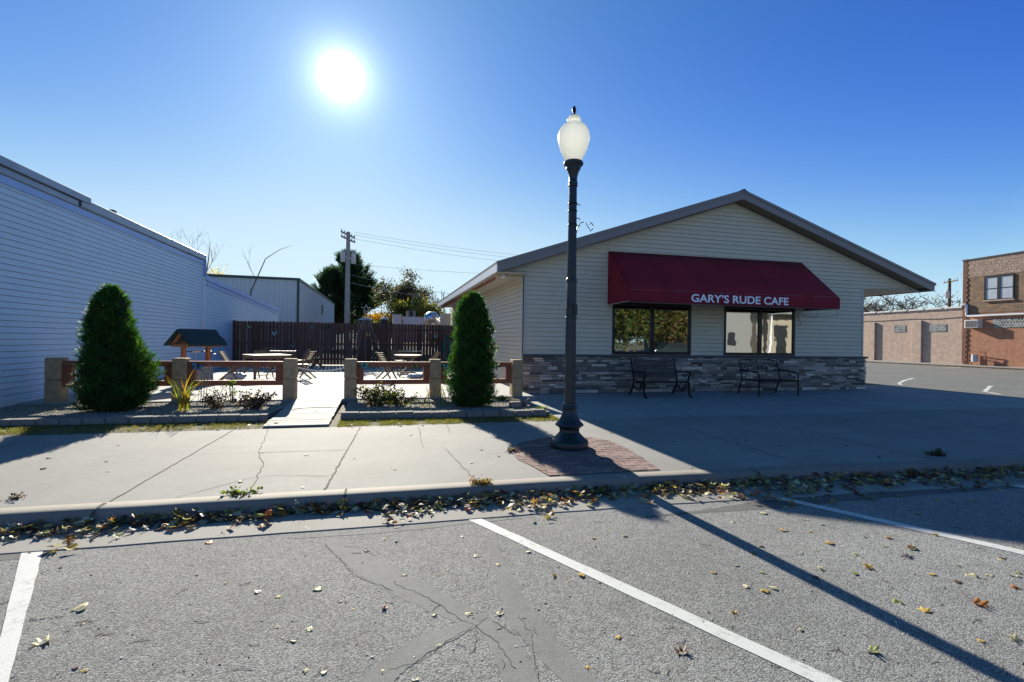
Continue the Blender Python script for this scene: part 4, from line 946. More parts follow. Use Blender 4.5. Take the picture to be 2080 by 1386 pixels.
# ------------------------------------------------------------ benches
b1 = thing('park_bench', 'black iron bench with weathered wooden slats under the left cafe window', 'bench', (6.85, 11.4, 0))
W0, W1, YBK, YFT = 6.32, 7.60, 11.80, 11.05
M['benchwood'] = wood('dull bench slat', (.085, .065, .055), .7, .35, 0)
def bslat(mb, y, z, ang, w): mb.obox(((W0+W1)/2, y, z), (1, 0, 0), (0, math.cos(ang), math.sin(ang)), (W1-W0-.05, w, .022))
mb = MB()
for k in range(6): bslat(mb, YFT+.10+k*.078, .405-.012*k, -.06, .062)
mb.build('seat', 'benchwood', b1, .003)
mb = MB()
for k in range(5): bslat(mb, YBK-.145+k*.026, .50+k*.098, 1.31, .078)
mb.build('backrest', 'benchwood', b1, .003)
for x in (W0, W1):
    mb = MB(); n_ = 14
    def bz(p, n=14): 
        p = [Vector((x, a, b)) for a, b in p]; q = []
        for i in range(len(p)-1):
            p0 = p[max(i-1, 0)]; p1 = p[i]; p2 = p[i+1]; p3 = p[min(i+2, len(p)-1)]
            for k in range(6): t = k/6; q.append(.5*((2*p1)+(p2-p0)*t+(2*p0-5*p1+4*p2-p3)*t*t+(3*p1-p0-3*p2+p3)*t**3))
        q.append(p[-1]); return q
    mb.tube(bz([(YBK+.03, .96), (YBK-.02, .84), (YBK-.10, .60), (YBK-.16, .40), (YBK-.10, .22), (YBK+.02, .06), (YBK+.07, .0)]), .024, 8)
    mb.tube(bz([(YFT+.46, .36), (YFT+.16, .38), (YFT+.03, .34), (YFT+.06, .22), (YFT+.02, .08), (YFT-.05, .01), (YFT-.09, .0)]), .026, 8)
    mb.tube(bz([(YBK-.13, .60), (YFT+.30, .64), (YFT+.04, .63), (YFT-.01, .57), (YFT+.06, .50), (YFT+.09, .40)]), .022, 8)
    mb.tube(bz([(YFT+.10, .34), (YFT+.22, .20), (YFT+.38, .17), (YBK-.13, .28)]), .018, 8); mb.tube(bz([(YFT+.2, .37), (YFT+.24, .26), (YFT+.32, .22)]), .016, 6)
    mb.tube(bz([(YFT+.14, .58), (YFT+.22, .50), (YFT+.30, .56), (YFT+.24, .60)]), .010, 6); mb.build('end_frame', 'black', b1, fix=False)
b2 = thing('metal_bench', 'slim black steel bench with leafy pierced back under the right cafe window', 'bench', (10.4, 11.4, 0))
W0, W1, YFT = 9.68, 10.95, 11.02
for x in (W0, W1):
    mb = MB(); mb.tube(bz([(YFT, .0), (YFT, .30), (YFT, .52), (YFT+.04, .60), (YFT+.14, .63), (YFT+.40, .66), (YBK-.08, .68)]), .020, 8); mb.build('front_leg', 'black', b2, fix=False)
    mb = MB(); mb.tube(bz([(YBK+.02, .0), (YBK-.06, .22), (YBK-.12, .40), (YBK-.08, .66), (YBK+.0, .90)]), .019, 8); mb.build('rear_leg', 'black', b2, fix=False)
    mb = MB(); mb.tube([(x, YFT, .40), (x, YBK-.12, .40)], .016, 6); mb.build('side_rail', 'black', b2)
mb = MB()
for k in range(9): y = YFT+.02+k*.073; mb.box((W0, y, .395), (W1, y+.045, .407))
mb.box((W0, YFT-.01, .37), (W1, YFT+.014, .41)); mb.build('seat', 'black', b2)
mb = MB(); ybk = lambda z: YBK-.12+(z-.40)*.25
for z in (.62, .92): mb.tube([(W0, ybk(z), z-.0), (W0+.2, ybk(z), z+(.03 if z > .8 else 0)), ((W0+W1)/2, ybk(z), z+(.05 if z > .8 else 0)), (W1-.2, ybk(z), z+(.03 if z > .8 else 0)), (W1, ybk(z), z)], .013, 6)
rr = random.Random(4)
for k in range(90):
    x = rr.uniform(W0+.05, W1-.05); z = rr.uniform(.64, .92); a = rr.uniform(0, 6.28); L = rr.uniform(.04, .08)
    p = Vector((x, ybk(z), z)); d = Vector((math.cos(a), .25*math.sin(a), math.sin(a))); u_ = Vector((-math.sin(a), 0, math.cos(a)))
    mb.add([p, p+d*L*.5+u_*L*.22, p+d*L, p+d*L*.5-u_*L*.22], [(0, 1, 2, 3)])
for k in range(8):
    x = W0+.08+k*(W1-W0-.16)/7; mb.tube([(x, ybk(.62), .62), (x+rr.uniform(-.06, .06), ybk(.75), .75), (x+rr.uniform(-.04, .04), ybk(.94), .94)], .006, 5)
mb.build('pierced_back', 'black', b2, fix=False)
# ------------------------------------------------------------ evergreens
def arbor(label, cx, cy, z0, prof, seed, n=42000):
    rg = np.random.default_rng(seed); t = thing('arborvitae', label, 'evergreen shrub', (cx, cy, z0))
    zs = np.array([p[0] for p in prof]); rs = np.array([p[1] for p in prof]); ox = np.array([p[2] for p in prof])
    z = rg.uniform(0, 1, n*2); zz = zs[0]+(zs[-1]-zs[0])*z; r = np.interp(zz, zs, rs); keep = rg.uniform(0, rs.max(), n*2) < r*1.0+.03; zz = zz[keep][:n]; r = r[keep][:n]; m_ = len(zz)
    th = rg.uniform(0, 2*np.pi, m_)
    # tufts: lumpy radius made of sprays
    lump = .12*np.sin(3*th+zz*5+seed)+.09*np.sin(6*th-zz*13)+.08*np.sin(4*th+zz*21+seed)+.07*np.sin(11*th+zz*29)+.05*np.sin(19*th-zz*43)
    depth = rg.uniform(0, 1, m_)**1.7
    rr_ = r*(.97+lump)*(1-.45*depth)+rg.normal(size=m_)*.014
    P = np.stack([cx+np.interp(zz, zs, ox)+rr_*np.cos(th), cy+rr_*np.sin(th), zz], 1)
    outd = np.stack([np.cos(th), np.sin(th), np.zeros(m_)], 1); D = outd*.75+np.array([0, 0, 1.0])+rg.normal(size=(m_, 3))*.45
    U = np.stack([-np.sin(th), np.cos(th), np.zeros(m_)], 1)+rg.normal(size=(m_, 3))*.6
    pal = np.array([(.030, .095, .020), (.022, .075, .022), (.045, .12, .018), (.018, .055, .018), (.06, .14, .025), (.075, .065, .025)]); c = pal[rg.choice(6, m_, p=[.3, .25, .18, .15, .09, .03])]; pt_ = (np.sin(5*th+zz*11+seed)*np.sin(7*zz+3*th) > .62); c = np.where(pt_[:, None], c*np.array([1.9, 1.05, .9]), c)
    c = c*(1+rg.normal(size=(m_, 1))*.22)
    cards('foliage', P, D, U, rg.uniform(.035, .125, m_), rg.uniform(.009, .020, m_), np.clip(c, .004, 1), 'folid', t)
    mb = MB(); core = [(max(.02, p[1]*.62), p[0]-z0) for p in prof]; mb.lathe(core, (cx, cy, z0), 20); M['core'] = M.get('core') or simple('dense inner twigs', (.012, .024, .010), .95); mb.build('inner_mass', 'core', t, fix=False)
    mb = MB(); mb.tube([(cx, cy, z0-.08), (cx, cy, z0+.4)], .05, 8); mb.build('trunk', 'bark', t)
arbor('wide cone shaped arborvitae left of the wishing well', -4.57, 10.05, .07, [(.08, .36, 0), (.2, .46, 0), (.45, .52, .02), (.65, .52, .02), (.9, .47, .02), (1.1, .41, .0), (1.4, .34, -.06), (1.65, .29, -.10), (1.85, .25, -.11), (2.0, .20, -.10), (2.12, .13, -.09), (2.22, .05, -.08)], 3)
arbor('narrow column shaped arborvitae beside the cafe wall', 1.69, 9.72, .07, [(.08, .33, 0), (.25, .40, 0), (.5, .425, 0), (.8, .41, .02), (1.1, .39, .0), (1.4, .35, .01), (1.7, .33, .01), (1.95, .28, -.01), (2.12, .22, .0), (2.24, .13, .0), (2.32, .05, .01)], 8, 36000)
# ------------------------------------------------------------ bed plants
def blades(name, label, x, y, z0, n, h, pal, spread, seed, w=.018, cat='plant'):
    rg = random.Random(seed); t = thing(name, label, cat, (x, y, z0)); mb = MB()
    for k in range(n):
        a = rg.uniform(0, 6.28); L = h*rg.uniform(.55, 1.05); s_ = rg.uniform(.1, 1)*spread; p = Vector((x+rg.uniform(-.10, .10), y+rg.uniform(-.10, .10), z0)); d = Vector((math.cos(a), math.sin(a), 0)); c = rg.choice(pal); ww_ = w*rg.uniform(.7, 1.2)
        sd_ = Vector((-d.y, d.x, 0)).lerp(Vector((1, 0, 0)), .5).normalized(); vs = []; m_ = 7
        for i in range(m_):
            u = i/(m_-1); q = p+Vector((0, 0, L*(u-.35*s_*u*u)))+d*(L*s_*u**1.8); wd = ww_*(1-u**2.5)*(.5+.5*min(1, u*4))+.001; vs += [q-sd_*wd/2, q+sd_*wd/2]
        mb.add(vs, [(2*i, 2*i+1, 2*i+3, 2*i+2) for i in range(m_-1)], c)
    mb.build('blades', 'foli', t, fix=False); return t
IR = [(.16, .24, .03), (.22, .28, .04), (.34, .30, .03), (.38, .24, .03), (.10, .17, .03), (.26, .12, .04)]
blades('iris_clump', 'tall yellow green iris clump in front of the second left concrete post', -3.42, 9.75, .07, 26, .82, IR, .75, 5, .026)
for i, (x, y, n, h, l) in enumerate([(.66, 9.72, 6, .50, 'thin green iris shoots beside the flower bed shrub'), (.95, 9.65, 5, .62, 'sparse iris shoots with one tall leaf left of the right iris fan'), (1.12, 9.8, 9, .52, 'short yellow orange iris fan beside the right arborvitae')]):
    blades('iris_clump', l, x, y, .07, n, h, IR, .6, 20+i, .026)
# a tall dried flower stalk by the left iris
ds = thing('dried_stalk', 'tall dry seed stalk rising beside the left iris clump', 'plant', (-3.25, 9.9, .07)); mb = MB()
for k in range(4):
    x0 = -3.25+k*.04; pts = [(x0, 9.9, .07), (x0+.03, 9.9, .4), (x0+.01+k*.02, 9.88, .75+.06*k)]; mb.tube(pts, .004, 4, (.2, .15, .08))
    for j in range(14): q = Vector(pts[1]).lerp(Vector(pts[2]), j/14); mb.obox(q+Vector((random.uniform(-.012, .012), 0, 0)), (1, 0, 1), (0, 1, 0), (.016, .010, .012), (.28, .2, .12))
mb.build('stalks', 'attr', ds)
def shrub(name, label, x, y, z0, rx, ry, h, n, pal, seed, ls=(.03, .06), mat='foli', stems=26, low=.0, cat='shrub'):
    rg = np.random.default_rng(seed); t = thing(name, label, cat, (x, y, z0)); mb = MB(); tips = []
    for k in range(stems):
        a = rg.uniform(0, 6.28); e = rg.uniform(.2, 1); tx, ty, tz = x+rx*e*math.cos(a), y+ry*e*math.sin(a), z0+h*(rg.uniform(.45, 1)*(1-.35*e))
        p0 = Vector((x+.25*rx*math.cos(a)*e, y+.25*ry*math.sin(a), z0)); p2 = Vector((tx, ty, tz)); p1 = p0.lerp(p2, .5)+Vector((0, 0, h*.14)); mb.tube([p0, p1, p2], [.006, .004, .002], 4, (.10, .07, .05)); tips.append((p0, p1, p2))
    mb.build('stems', 'attr', t, fix=False)
    idx = rg.integers(0, stems, n); u = rg.uniform(low, 1, n)**.7
    A_ = np.array([[tuple(q) for q in tp] for tp in tips]); p = A_[idx]; u_ = u[:, None]; P = p[:, 0]*(1-u_)**2+2*p[:, 1]*u_*(1-u_)+p[:, 2]*u_**2+rg.normal(size=(n, 3))*np.array([.035, .035, .025])*max(.6, h/.5)
    P[:, 2] = np.maximum(P[:, 2], z0+.01); D = rg.normal(size=(n, 3)); U = rg.normal(size=(n, 3)); pal = np.array(pal); c = pal[rg.choice(len(pal), n)]*(1+rg.normal(size=(n, 1))*.25)
    L = rg.uniform(ls[0], ls[1], n); cards('leaves', P, D, U, L, L*rg.uniform(.45, .75, n), np.clip(c, .004, 1), mat, t); return t
DEAD = [(.06, .04, .035), (.09, .06, .05), (.13, .09, .075), (.045, .035, .03), (.17, .12, .10)]
shrub('withered_shrub', 'withered brown flower clump in the left bed, nearer the iris', -2.98, 10.0, .07, .30, .25, .42, 480, DEAD, 31, (.03, .055))
shrub('withered_shrub', 'broad withered brown flower clump in the left bed, next to the ramp', -2.32, 9.9, .07, .46, .32, .40, 1000, DEAD, 32, (.03, .06))
GRN = [(.05, .10, .02), (.09, .14, .03), (.16, .17, .03), (.03, .05, .02), (.10, .06, .05), (.30, .22, .03), (.05, .04, .035)]
shrub('flower_shrub', 'leafy green and brown flower clump in the right bed under the rusty butterfly', -.15, 9.95, .07, .50, .34, .58, 1300, GRN, 33, (.03, .065), stems=40)
shrub('flower_shrub', 'low dark bush spilling to the right of the leafy flower clump', .28, 9.85, .07, .38, .28, .36, 700, GRN, 34, (.03, .06))
shrub('weed_plant', 'small bright green climbing plant on the left low fence lower rail', -3.0, 11.0, .07, .18, .08, .55, 140, [(.12, .24, .03), (.2, .32, .05)], 35, (.025, .05), stems=9, low=.5, cat='plant')
shrub('low_weeds', 'patch of green weeds at the foot of the rightmost concrete post', 2.55, 10.5, .07, .38, .2, .12, 420, [(.06, .12, .02), (.12, .16, .03), (.10, .07, .04)], 36, (.02, .045), cat='plant')
shrub('low_weeds', 'small green weed on the bed corner beside two loose blocks', 2.95, 9.0, .05, .15, .12, .10, 200, [(.10, .20, .02), (.2, .28, .05)], 37, (.02, .04), cat='plant')
mb_pal = [(.35, .42, .30), (.45, .52, .40)]
shrub('pale_plant', 'rounded pale whitish green plant behind the leafy flower clump', .12, 10.45, .07, .24, .18, .34, 900, mb_pal, 38, (.015, .03), cat='plant')
for i, (x, y, rz, l) in enumerate([(2.50, 9.35, .1, 'tan concrete block lying loose on the gravel at the right end of the bed'), (2.76, 9.55, .6, 'tilted pale concrete block leaning just behind the other loose block')]):
    t = thing('loose_block', l, 'block', (x, y, .08)); mb = MB(); mb.obox((x, y, .135+.02*i), (math.cos(rz), math.sin(rz), .35*i), (-math.sin(rz), math.cos(rz), 0), (.22-.04*i, .16, .11)); mb.build('block_body', 'block', t, .014)
# plants at kerb and on the sidewalk
shrub('green_sprig', 'flat green leafy weed lying on the sidewalk near the kerb', -1.22, 4.80, .0, .16, .05, .06, 70, [(.09, .16, .02), (.16, .22, .03)], 41, (.03, .055), stems=8, cat='plant')
shrub('kerb_weeds', 'tuft of dry weed and orange leaves growing in the kerb joint', .93, 4.66, .0, .20, .05, .06, 260, [(.30, .12, .04), (.22, .2, .04), (.3, .24, .05), (.12, .07, .04)], 42, (.015, .035), stems=14, cat='plant')
shrub('dry_tuft', 'small dry brown tuft on the left sidewalk', -3.0, 5.05, .0, .07, .03, .03, 60, DEAD, 43, (.015, .03), stems=8, cat='plant')
shrub('dry_tuft', 'dry brown tuft on the left edge of the brick pad', 1.55, 5.95, .0, .10, .06, .05, 120, DEAD, 44, (.015, .03), stems=10, cat='plant')
shrub('dry_tuft', 'clump of grass and leaves on the shaded right sidewalk by the kerb', 6.9, 4.75, .0, .22, .08, .07, 240, [(.10, .10, .03), (.12, .07, .04), (.06, .05, .04)], 45, (.02, .04), stems=12, cat='plant')
# grass strip in front of the edging
def grass(name, label, boxes, dens, h, pal, seed, z=.0):
    rg = np.random.default_rng(seed); Ps = []
    for (x0, x1, y0, y1, k) in boxes:
        n = int(dens*k); Ps.append(np.stack([rg.uniform(x0, x1, n), rg.uniform(y0, y1, n), np.full(n, z)], 1))
    P = np.concatenate(Ps); keep = (np.sin(P[:, 0]*7.3)+np.sin(P[:, 0]*17.1+1)+.8*np.sin(P[:, 0]*41+P[:, 1]*30)) > rg.uniform(-2.4, 1.2, len(P)); P = P[keep]; n = len(P)
    D = rg.normal(size=(n, 3))*np.array([.8, .8, .3])+np.array([0, 0, 1]); U = rg.normal(size=(n, 3)); pal = np.array(pal); c = pal[rg.choice(len(pal), n)]*(1+rg.normal(size=(n, 1))*.2)
    return tag(cards(name, P, D, U, rg.uniform(.3, 1, n)*h, .006, np.clip(c, .01, 1), 'foli'), label, None, None, 'stuff')
GR = [(.13, .17, .03), (.2, .2, .06), (.28, .23, .1), (.09, .13, .02), (.22, .16, .08)]
grass('grass', 'thin strip of dry grass between edging blocks and sidewalk', [(-7.5, -1.85, 8.2, 8.95, 20000), (-.72, 3.05, 8.1, 8.75, 20000), (-7.5, -4.8, 8.3, 8.95, 9000)], 1, .045, GR, 51)
grass('grass', 'green grass sliver at the far corner of the forecourt', [(16.7, 17.1, 13.5, 16.5, 3000)], 1, .08, [(.10, .20, .02), (.2, .25, .05)], 52)
grass('grass', 'scattered dry grass in the gravel beds', [(-6.5, -1.9, 9.1, 10.9, 1800), (-.7, 3.0, 8.9, 10.9, 2500)], 1, .05, GR, 53, .08)
# ------------------------------------------------------------ fallen leaves
def leafmesh(kind, curl, seed, nm):
    rg = random.Random(seed); mb = MB()
    if kind == 'maple': R_ = [(0, 1.0), (14, .62), (28, .5), (38, .78), (52, .92), (60, .6), (78, .42), (96, .55), (118, .62), (135, .35), (165, .25), (180, .22)]
    else: R_ = [(0, 1.0), (15, .78), (35, .68), (60, .66), (90, .62), (115, .60), (140, .55), (160, .42), (180, .30)]
    out_ = [(a, r) for a, r in R_]+[(-a, r) for a, r in R_[-2:0:-1]]; vs = [(0, 0, 0)]; inner_ = []
    pts = []
    for a, r in out_: r *= rg.uniform(.9, 1.08); t = rad(a); pts.append((r*math.cos(t), r*math.sin(t)))
    def lift(x, y): return curl*(.55*x*x+.9*y*y)+.10*math.sin(3*x+seed)*math.cos(4*y)+.03
    ring = [(x*.5, y*.5) for x, y in pts]; V = [(0, 0, lift(0, 0))]+[(x, y, lift(x, y)) for x, y in ring]+[(x, y, lift(x, y)) for x, y in pts]; n = len(pts)
    F = [(0, 1+i, 1+(i+1) % n) for i in range(n)]+[(1+i, 1+n+i, 1+n+(i+1) % n, 1+(i+1) % n) for i in range(n)]
    mb.add(V, F, (1, 1, 1), True); mb.tube([(-.15, 0, .03), (-.7, .05, .02+curl*.15), (-1.25, .18, .05+curl*.2)], [.02, .016, .012], 4, (.7, .6, .4)); return mb
LC = {'pale': (.52, .50, .38), 'yellow': (.50, .36, .09), 'orange': (.46, .19, .04), 'brown': (.16, .095, .06), 'green': (.24, .27, .10), 'red': (.20, .035, .03), 'plum': (.17, .13, .17)}
protos = {}
def leafproto(col, v):
    k = (col, v)
    if k not in protos:
        kind = ('maple', 'round')[v % 2]; mb = leafmesh(kind, (.18, .42, -.12, .30, .62, .08)[v % 6], v, col)
        c = LC[col]; mb.c = [tuple(a*b for a, b in zip(q, c)) for q in mb.c]; o = mb.build('fallen_leaf', 'leaf', fix=False); md = o.modifiers.new('thick', 'SOLIDIFY'); md.thickness = .02; 
        protos[k] = (o, [False])
    return protos[k]
rl = random.Random(99)
WORD = {'pale': 'pale cream', 'yellow': 'yellow', 'orange': 'orange', 'brown': 'dry brown', 'green': 'faded green', 'red': 'dark red', 'plum': 'dull plum'}
def put_leaf(x, y, z, s, col, where, v=None, rz=None, flat=1.0, rest=None):
    v = rl.randrange(6) if v is None else v; o, u = leafproto(col, v)
    if u[0]: o2 = o.copy(); COL.objects.link(o2)
    else: o2 = o; u[0] = True
    o2.location = (x, y, z+.003); o2.scale = (s, s, s*flat); o2.rotation_euler = (rl.uniform(-.25, .25)*(1 if rest is None else rest), rl.uniform(-.25, .25)*(1 if rest is None else rest), rl.uniform(0, 6.28) if rz is None else rz)
    o2['label'] = '%s fallen leaf lying %s' % (WORD[col], where); o2['category'] = 'leaf'; o2['group'] = '%s leaves lying %s' % (WORD[col], where)
    return o2
def inshade(x, y): return x > 2.6 and y > 3.9-(x-2.8)*.6
HAND = [(160, 1240, 42, 'pale', 1), (85, 1308, 50, 'pale', 4), (648, 1198, 26, 'green', 1), (783, 1237, 24, 'red', 4), (948, 1248, 30, 'pale', 2), (1016, 1246, 24, 'pale', 5), (623, 1362, 30, 'pale', 2), (456, 1186, 20, 'pale', 2), (525, 1203, 22, 'pale', 5),
        (628, 1281, 22, 'pale', 3), (598, 1303, 12, 'pale', 1), (820, 1170, 16, 'brown', 1), (880, 1250, 18, 'green', 0), (968, 1131, 18, 'pale', 1), (1010, 1148, 18, 'yellow', 3), (1128, 1172, 18, 'yellow', 4), (1184, 1170, 26, 'yellow', 3), (1072, 1122, 16, 'pale', 1),
        (1385, 1328, 44, 'brown', 4), (1492, 1248, 22, 'yellow', 4), (1553, 1201, 26, 'yellow', 3), (1590, 1078, 24, 'yellow', 5), (1648, 1082, 14, 'yellow', 3), (1452, 1164, 18, 'yellow', 5), (1880, 1243, 38, 'yellow', 2), (1825, 1226, 28, 'green', 5), (1985, 1226, 46, 'orange', 4),
        (1770, 1323, 40, 'green', 4), (2068, 1305, 36, 'pale', 4), (2066, 1197, 26, 'orange', 0), (1768, 1154, 30, 'yellow', 4), (1840, 1132, 34, 'plum', 0), (1972, 1171, 34, 'pale', 5), (1947, 1184, 22, 'brown', 1), (1895, 1168, 20, 'yellow', 3), (1806, 1094, 20, 'orange', 1),
        (1196, 1358, 20, 'yellow', 0), (656, 1368, 16, 'pale', 1), (844, 1382, 22, 'pale', 3), (424, 1103, 24, 'orange', 1), (620, 1075, 26, 'pale', 0), (450, 1088, 22, 'brown', 4), (1995, 1304, 20, 'yellow', 1), (2010, 1170, 20, 'pale', 5), (1575, 1196, 26, 'pale', 5), (1205, 1093, 14, 'yellow', 5),
        (1270, 1090, 18, 'yellow', 3), (745, 1120, 12, 'red', 0), (60, 1125, 24, 'plum', 2), (1515, 1193, 22, 'pale', 3), (1628, 1280, 12, 'pale', 1), (780, 1365, 14, 'pale', 3)]
for px_, py_, w, c, v in HAND:
    q = G(px_, py_, -.12); dd = (q-Vector(CAM)).dot(fw); s = w*dd/FPX/2.0; put_leaf(q.x, q.y, -.1225, min(.075, max(.022, s)), c, 'on the shaded asphalt' if inshade(q.x, q.y) else 'on the sunlit asphalt', v)
k = 0
while k < 46:
    px_ = rl.uniform(1480, 2140); py_ = rl.uniform(985, 1190); q = G(px_, py_, -.12)
    if q.y > 4.05: continue
    put_leaf(q.x, q.y, -.1225, rl.uniform(.022, .05), rl.choice(['pale', 'green', 'plum', 'yellow', 'brown', 'pale']), 'on the shaded asphalt' if inshade(q.x, q.y) else 'on the sunlit asphalt', rl.choice((0, 2, 3, 5))); k += 1
k = 0
while k < 26:
    px_ = rl.uniform(-40, 1500); py_ = rl.uniform(1090, 1400); q = G(px_, py_, -.12)
    if q.y > 4.0: continue
    put_leaf(q.x, q.y, -.1225, rl.uniform(.010, .024), rl.choice(['pale', 'brown', 'yellow', 'brown', 'pale']), 'on the sunlit asphalt', rl.choice((0, 1, 3, 5))); k += 1
for k in range(82):   # sidewalk
    x = rl.uniform(-4.5, 12) if rl.random() < .5 else rl.uniform(3.2, 12); y = rl.uniform(4.75, 7.9) if rl.random() < .8 else rl.uniform(8.2, 11.5)
    if y > 8 and x < 3.3: continue
    sh = x > 2.9 and y > 4.8; put_leaf(x, y, .001, rl.uniform(.02, .045), rl.choice(['pale', 'brown', 'green', 'brown', 'yellow'] if sh else ['pale', 'brown', 'brown', 'pale']), 'on the shaded right pavement' if sh else 'on the sunlit sidewalk', rl.choice((0, 2, 3, 5)))
for (x, y, s, c) in [(-1.72, 8.28, .05, 'red'), (-.5, 8.1, .05, 'red'), (.25, 8.1, .045, 'red'), (-3.85, 9.55, .07, 'yellow'), (-3.75, 9.45, .06, 'yellow'), (-4.6, 8.3, .05, 'yellow'), (-1.6, 9.6, .03, 'brown'), (-1.2, 9.5, .03, 'brown'), (-1.66, 8.4, .05, 'orange'), (2.0, 10.9, .04, 'pale'), (.6, 8.1, .04, 'pale'), (-2.4, 8.2, .04, 'pale'), (-2.0, 8.3, .045, 'pale')]:
    put_leaf(x, y, .08 if y > 8.5 else .03, s, c, 'in the planted beds and their grass edge')
def kerby(x): # y of kerb front at x
    for i in range(len(KERB)-1):
        if KERB[i][0] <= x <= KERB[i+1][0]: a, b = KERB[i], KERB[i+1]; return a[1]+(b[1]-a[1])*(x-a[0])/(b[0]-a[0])
    return 4.3
# gutter drift: the leaves that show largest as things of their own, the rest as one mass
PALS = {'pale': 7, 'yellow': 4, 'orange': 3, 'brown': 7, 'green': 2, 'red': 1, 'plum': 2}; bagc = [k for k, n_ in PALS.items() for _ in range(n_)]
def drift_w(x): return .10+.035*math.sin(x*2.1)+.03*math.sin(x*5.3+1)+.025*math.sin(x*11)+(.06 if x > 1.2 else 0)+(.05 if x > 3.3 else 0)
k = 0
while k < 78:
    x = rl.uniform(-3.2, 6.6); y = kerby(x)-.06-rl.random()*drift_w(x)*2.3; sh = 'in the gutter drift right of the lamp' if x > 2.6 else 'in the gutter drift left of the lamp'
    put_leaf(x, y, (-.085+rl.random()*.03) if kerby(x)-y < .2 else -.104, rl.uniform(.035, .062), rl.choice(bagc), sh, None, None, 1.0, 2.2); k += 1
# the remaining drift
md_ = MB(); rg = random.Random(5)
lm = {v: leafmesh(('maple', 'round')[v % 2], (.18, .42, -.12, .30, .62, .08)[v], v, '') for v in range(6)}
for k in range(2600):
    x = rg.uniform(-6.5, 12.5); w = drift_w(x); y = kerby(x)-.05-rg.random()**1.6*w*(1.7 if rg.random() < .7 else 3.0); z = -.104+rg.random()*.06*max(.08, 1-(kerby(x)-.05-y)/(w*1.7)); s = rg.uniform(.03, .06)
    v = rg.randrange(6); c = LC[rg.choice(bagc)]; gy = sum(c)/3; kk = rg.uniform(.55, 1.25); c = tuple((a*.85+gy*.15)*kk for a in c)
    R_ = Matrix.Rotation(rg.uniform(0, 6.28), 3, 'Z') @ Matrix.Rotation(rg.uniform(-.5, .5), 3, 'X') @ Matrix.Rotation(rg.uniform(-.5, .5), 3, 'Y')
    L_ = lm[v]; nv = len(L_.v); vs = [R_ @ (Vector(q)*s)+Vector((x, y, z+.008)) for q in L_.v]; md_.add(vs, L_.f, c, True)
for k in range(2200):  # crumbs and dark litter under the drift
    x = rg.uniform(-6.5, 12.5); w = drift_w(x); y = kerby(x)-.048-rg.random()**1.3*w*1.7; s = rg.uniform(.008, .02); a = rg.uniform(0, 6.28); c = rg.choice([(.05, .035, .03), (.08, .05, .035), (.03, .025, .02), (.12, .08, .05)])
    z = -.108+rg.random()*.02; md_.add([(x+s*math.cos(a+b), y+s*math.sin(a+b)*.7, z+rg.uniform(-.005, .012)) for b in (0, 1.8, 3.3, 4.7)], [(0, 1, 2, 3)], c)
tag(md_.build('leaf_drift', 'leaf', fix=False), 'drift of mixed autumn leaves packed along the kerb', None, None, 'stuff')
lit = MB()
for k in range(1400):   # leaf litter strip at the far side of the cross street
    x = 42.3-rg.random()**2*.6; y = rg.uniform(18, 46); s = rg.uniform(.03, .08); a = rg.uniform(0, 6.28); c = rg.choice([(.20, .08, .05), (.14, .09, .06), (.3, .2, .08), (.09, .06, .05)]); lit.add([(x+s*math.cos(a+b), y+s*math.sin(a+b), -.10+rg.uniform(-.02, .05)) for b in (0, 1.8, 3.3, 4.7)], [(0, 1, 2, 3)], c)
tag(lit.build('leaf_litter', 'leaf', fix=False), 'brown leaf litter along the far kerb of the cross street', None, None, 'stuff')
gr = MB()
for k in range(260):   # grit and twigs on road
    q = G(rg.uniform(-60, 2140), rg.uniform(1040, 1400), -.12)
    if q.y > 4.1: continue
    a = rg.uniform(0, 6.28); 
    if rg.random() < .25: L = rg.uniform(.02, .09); p = Vector((q.x, q.y, -.1185)); gr.tube([p, p+Vector((math.cos(a), math.sin(a), .05))*L*.5, p+Vector((math.cos(a+.3), math.sin(a+.3), 0))*L], .0012, 4, (.12, .09, .06))
    else: s = rg.uniform(.002, .006); gr.obox((q.x, q.y, -.119), (math.cos(a), math.sin(a), .2), (0, 0, 1), (s*2, s, s*1.4), rg.choice([(.5, .48, .45), (.1, .08, .07), (.3, .25, .2)]))
tag(gr.build('grit', 'attr', fix=False), 'scattered grit and twigs on the asphalt', None, None, 'stuff')
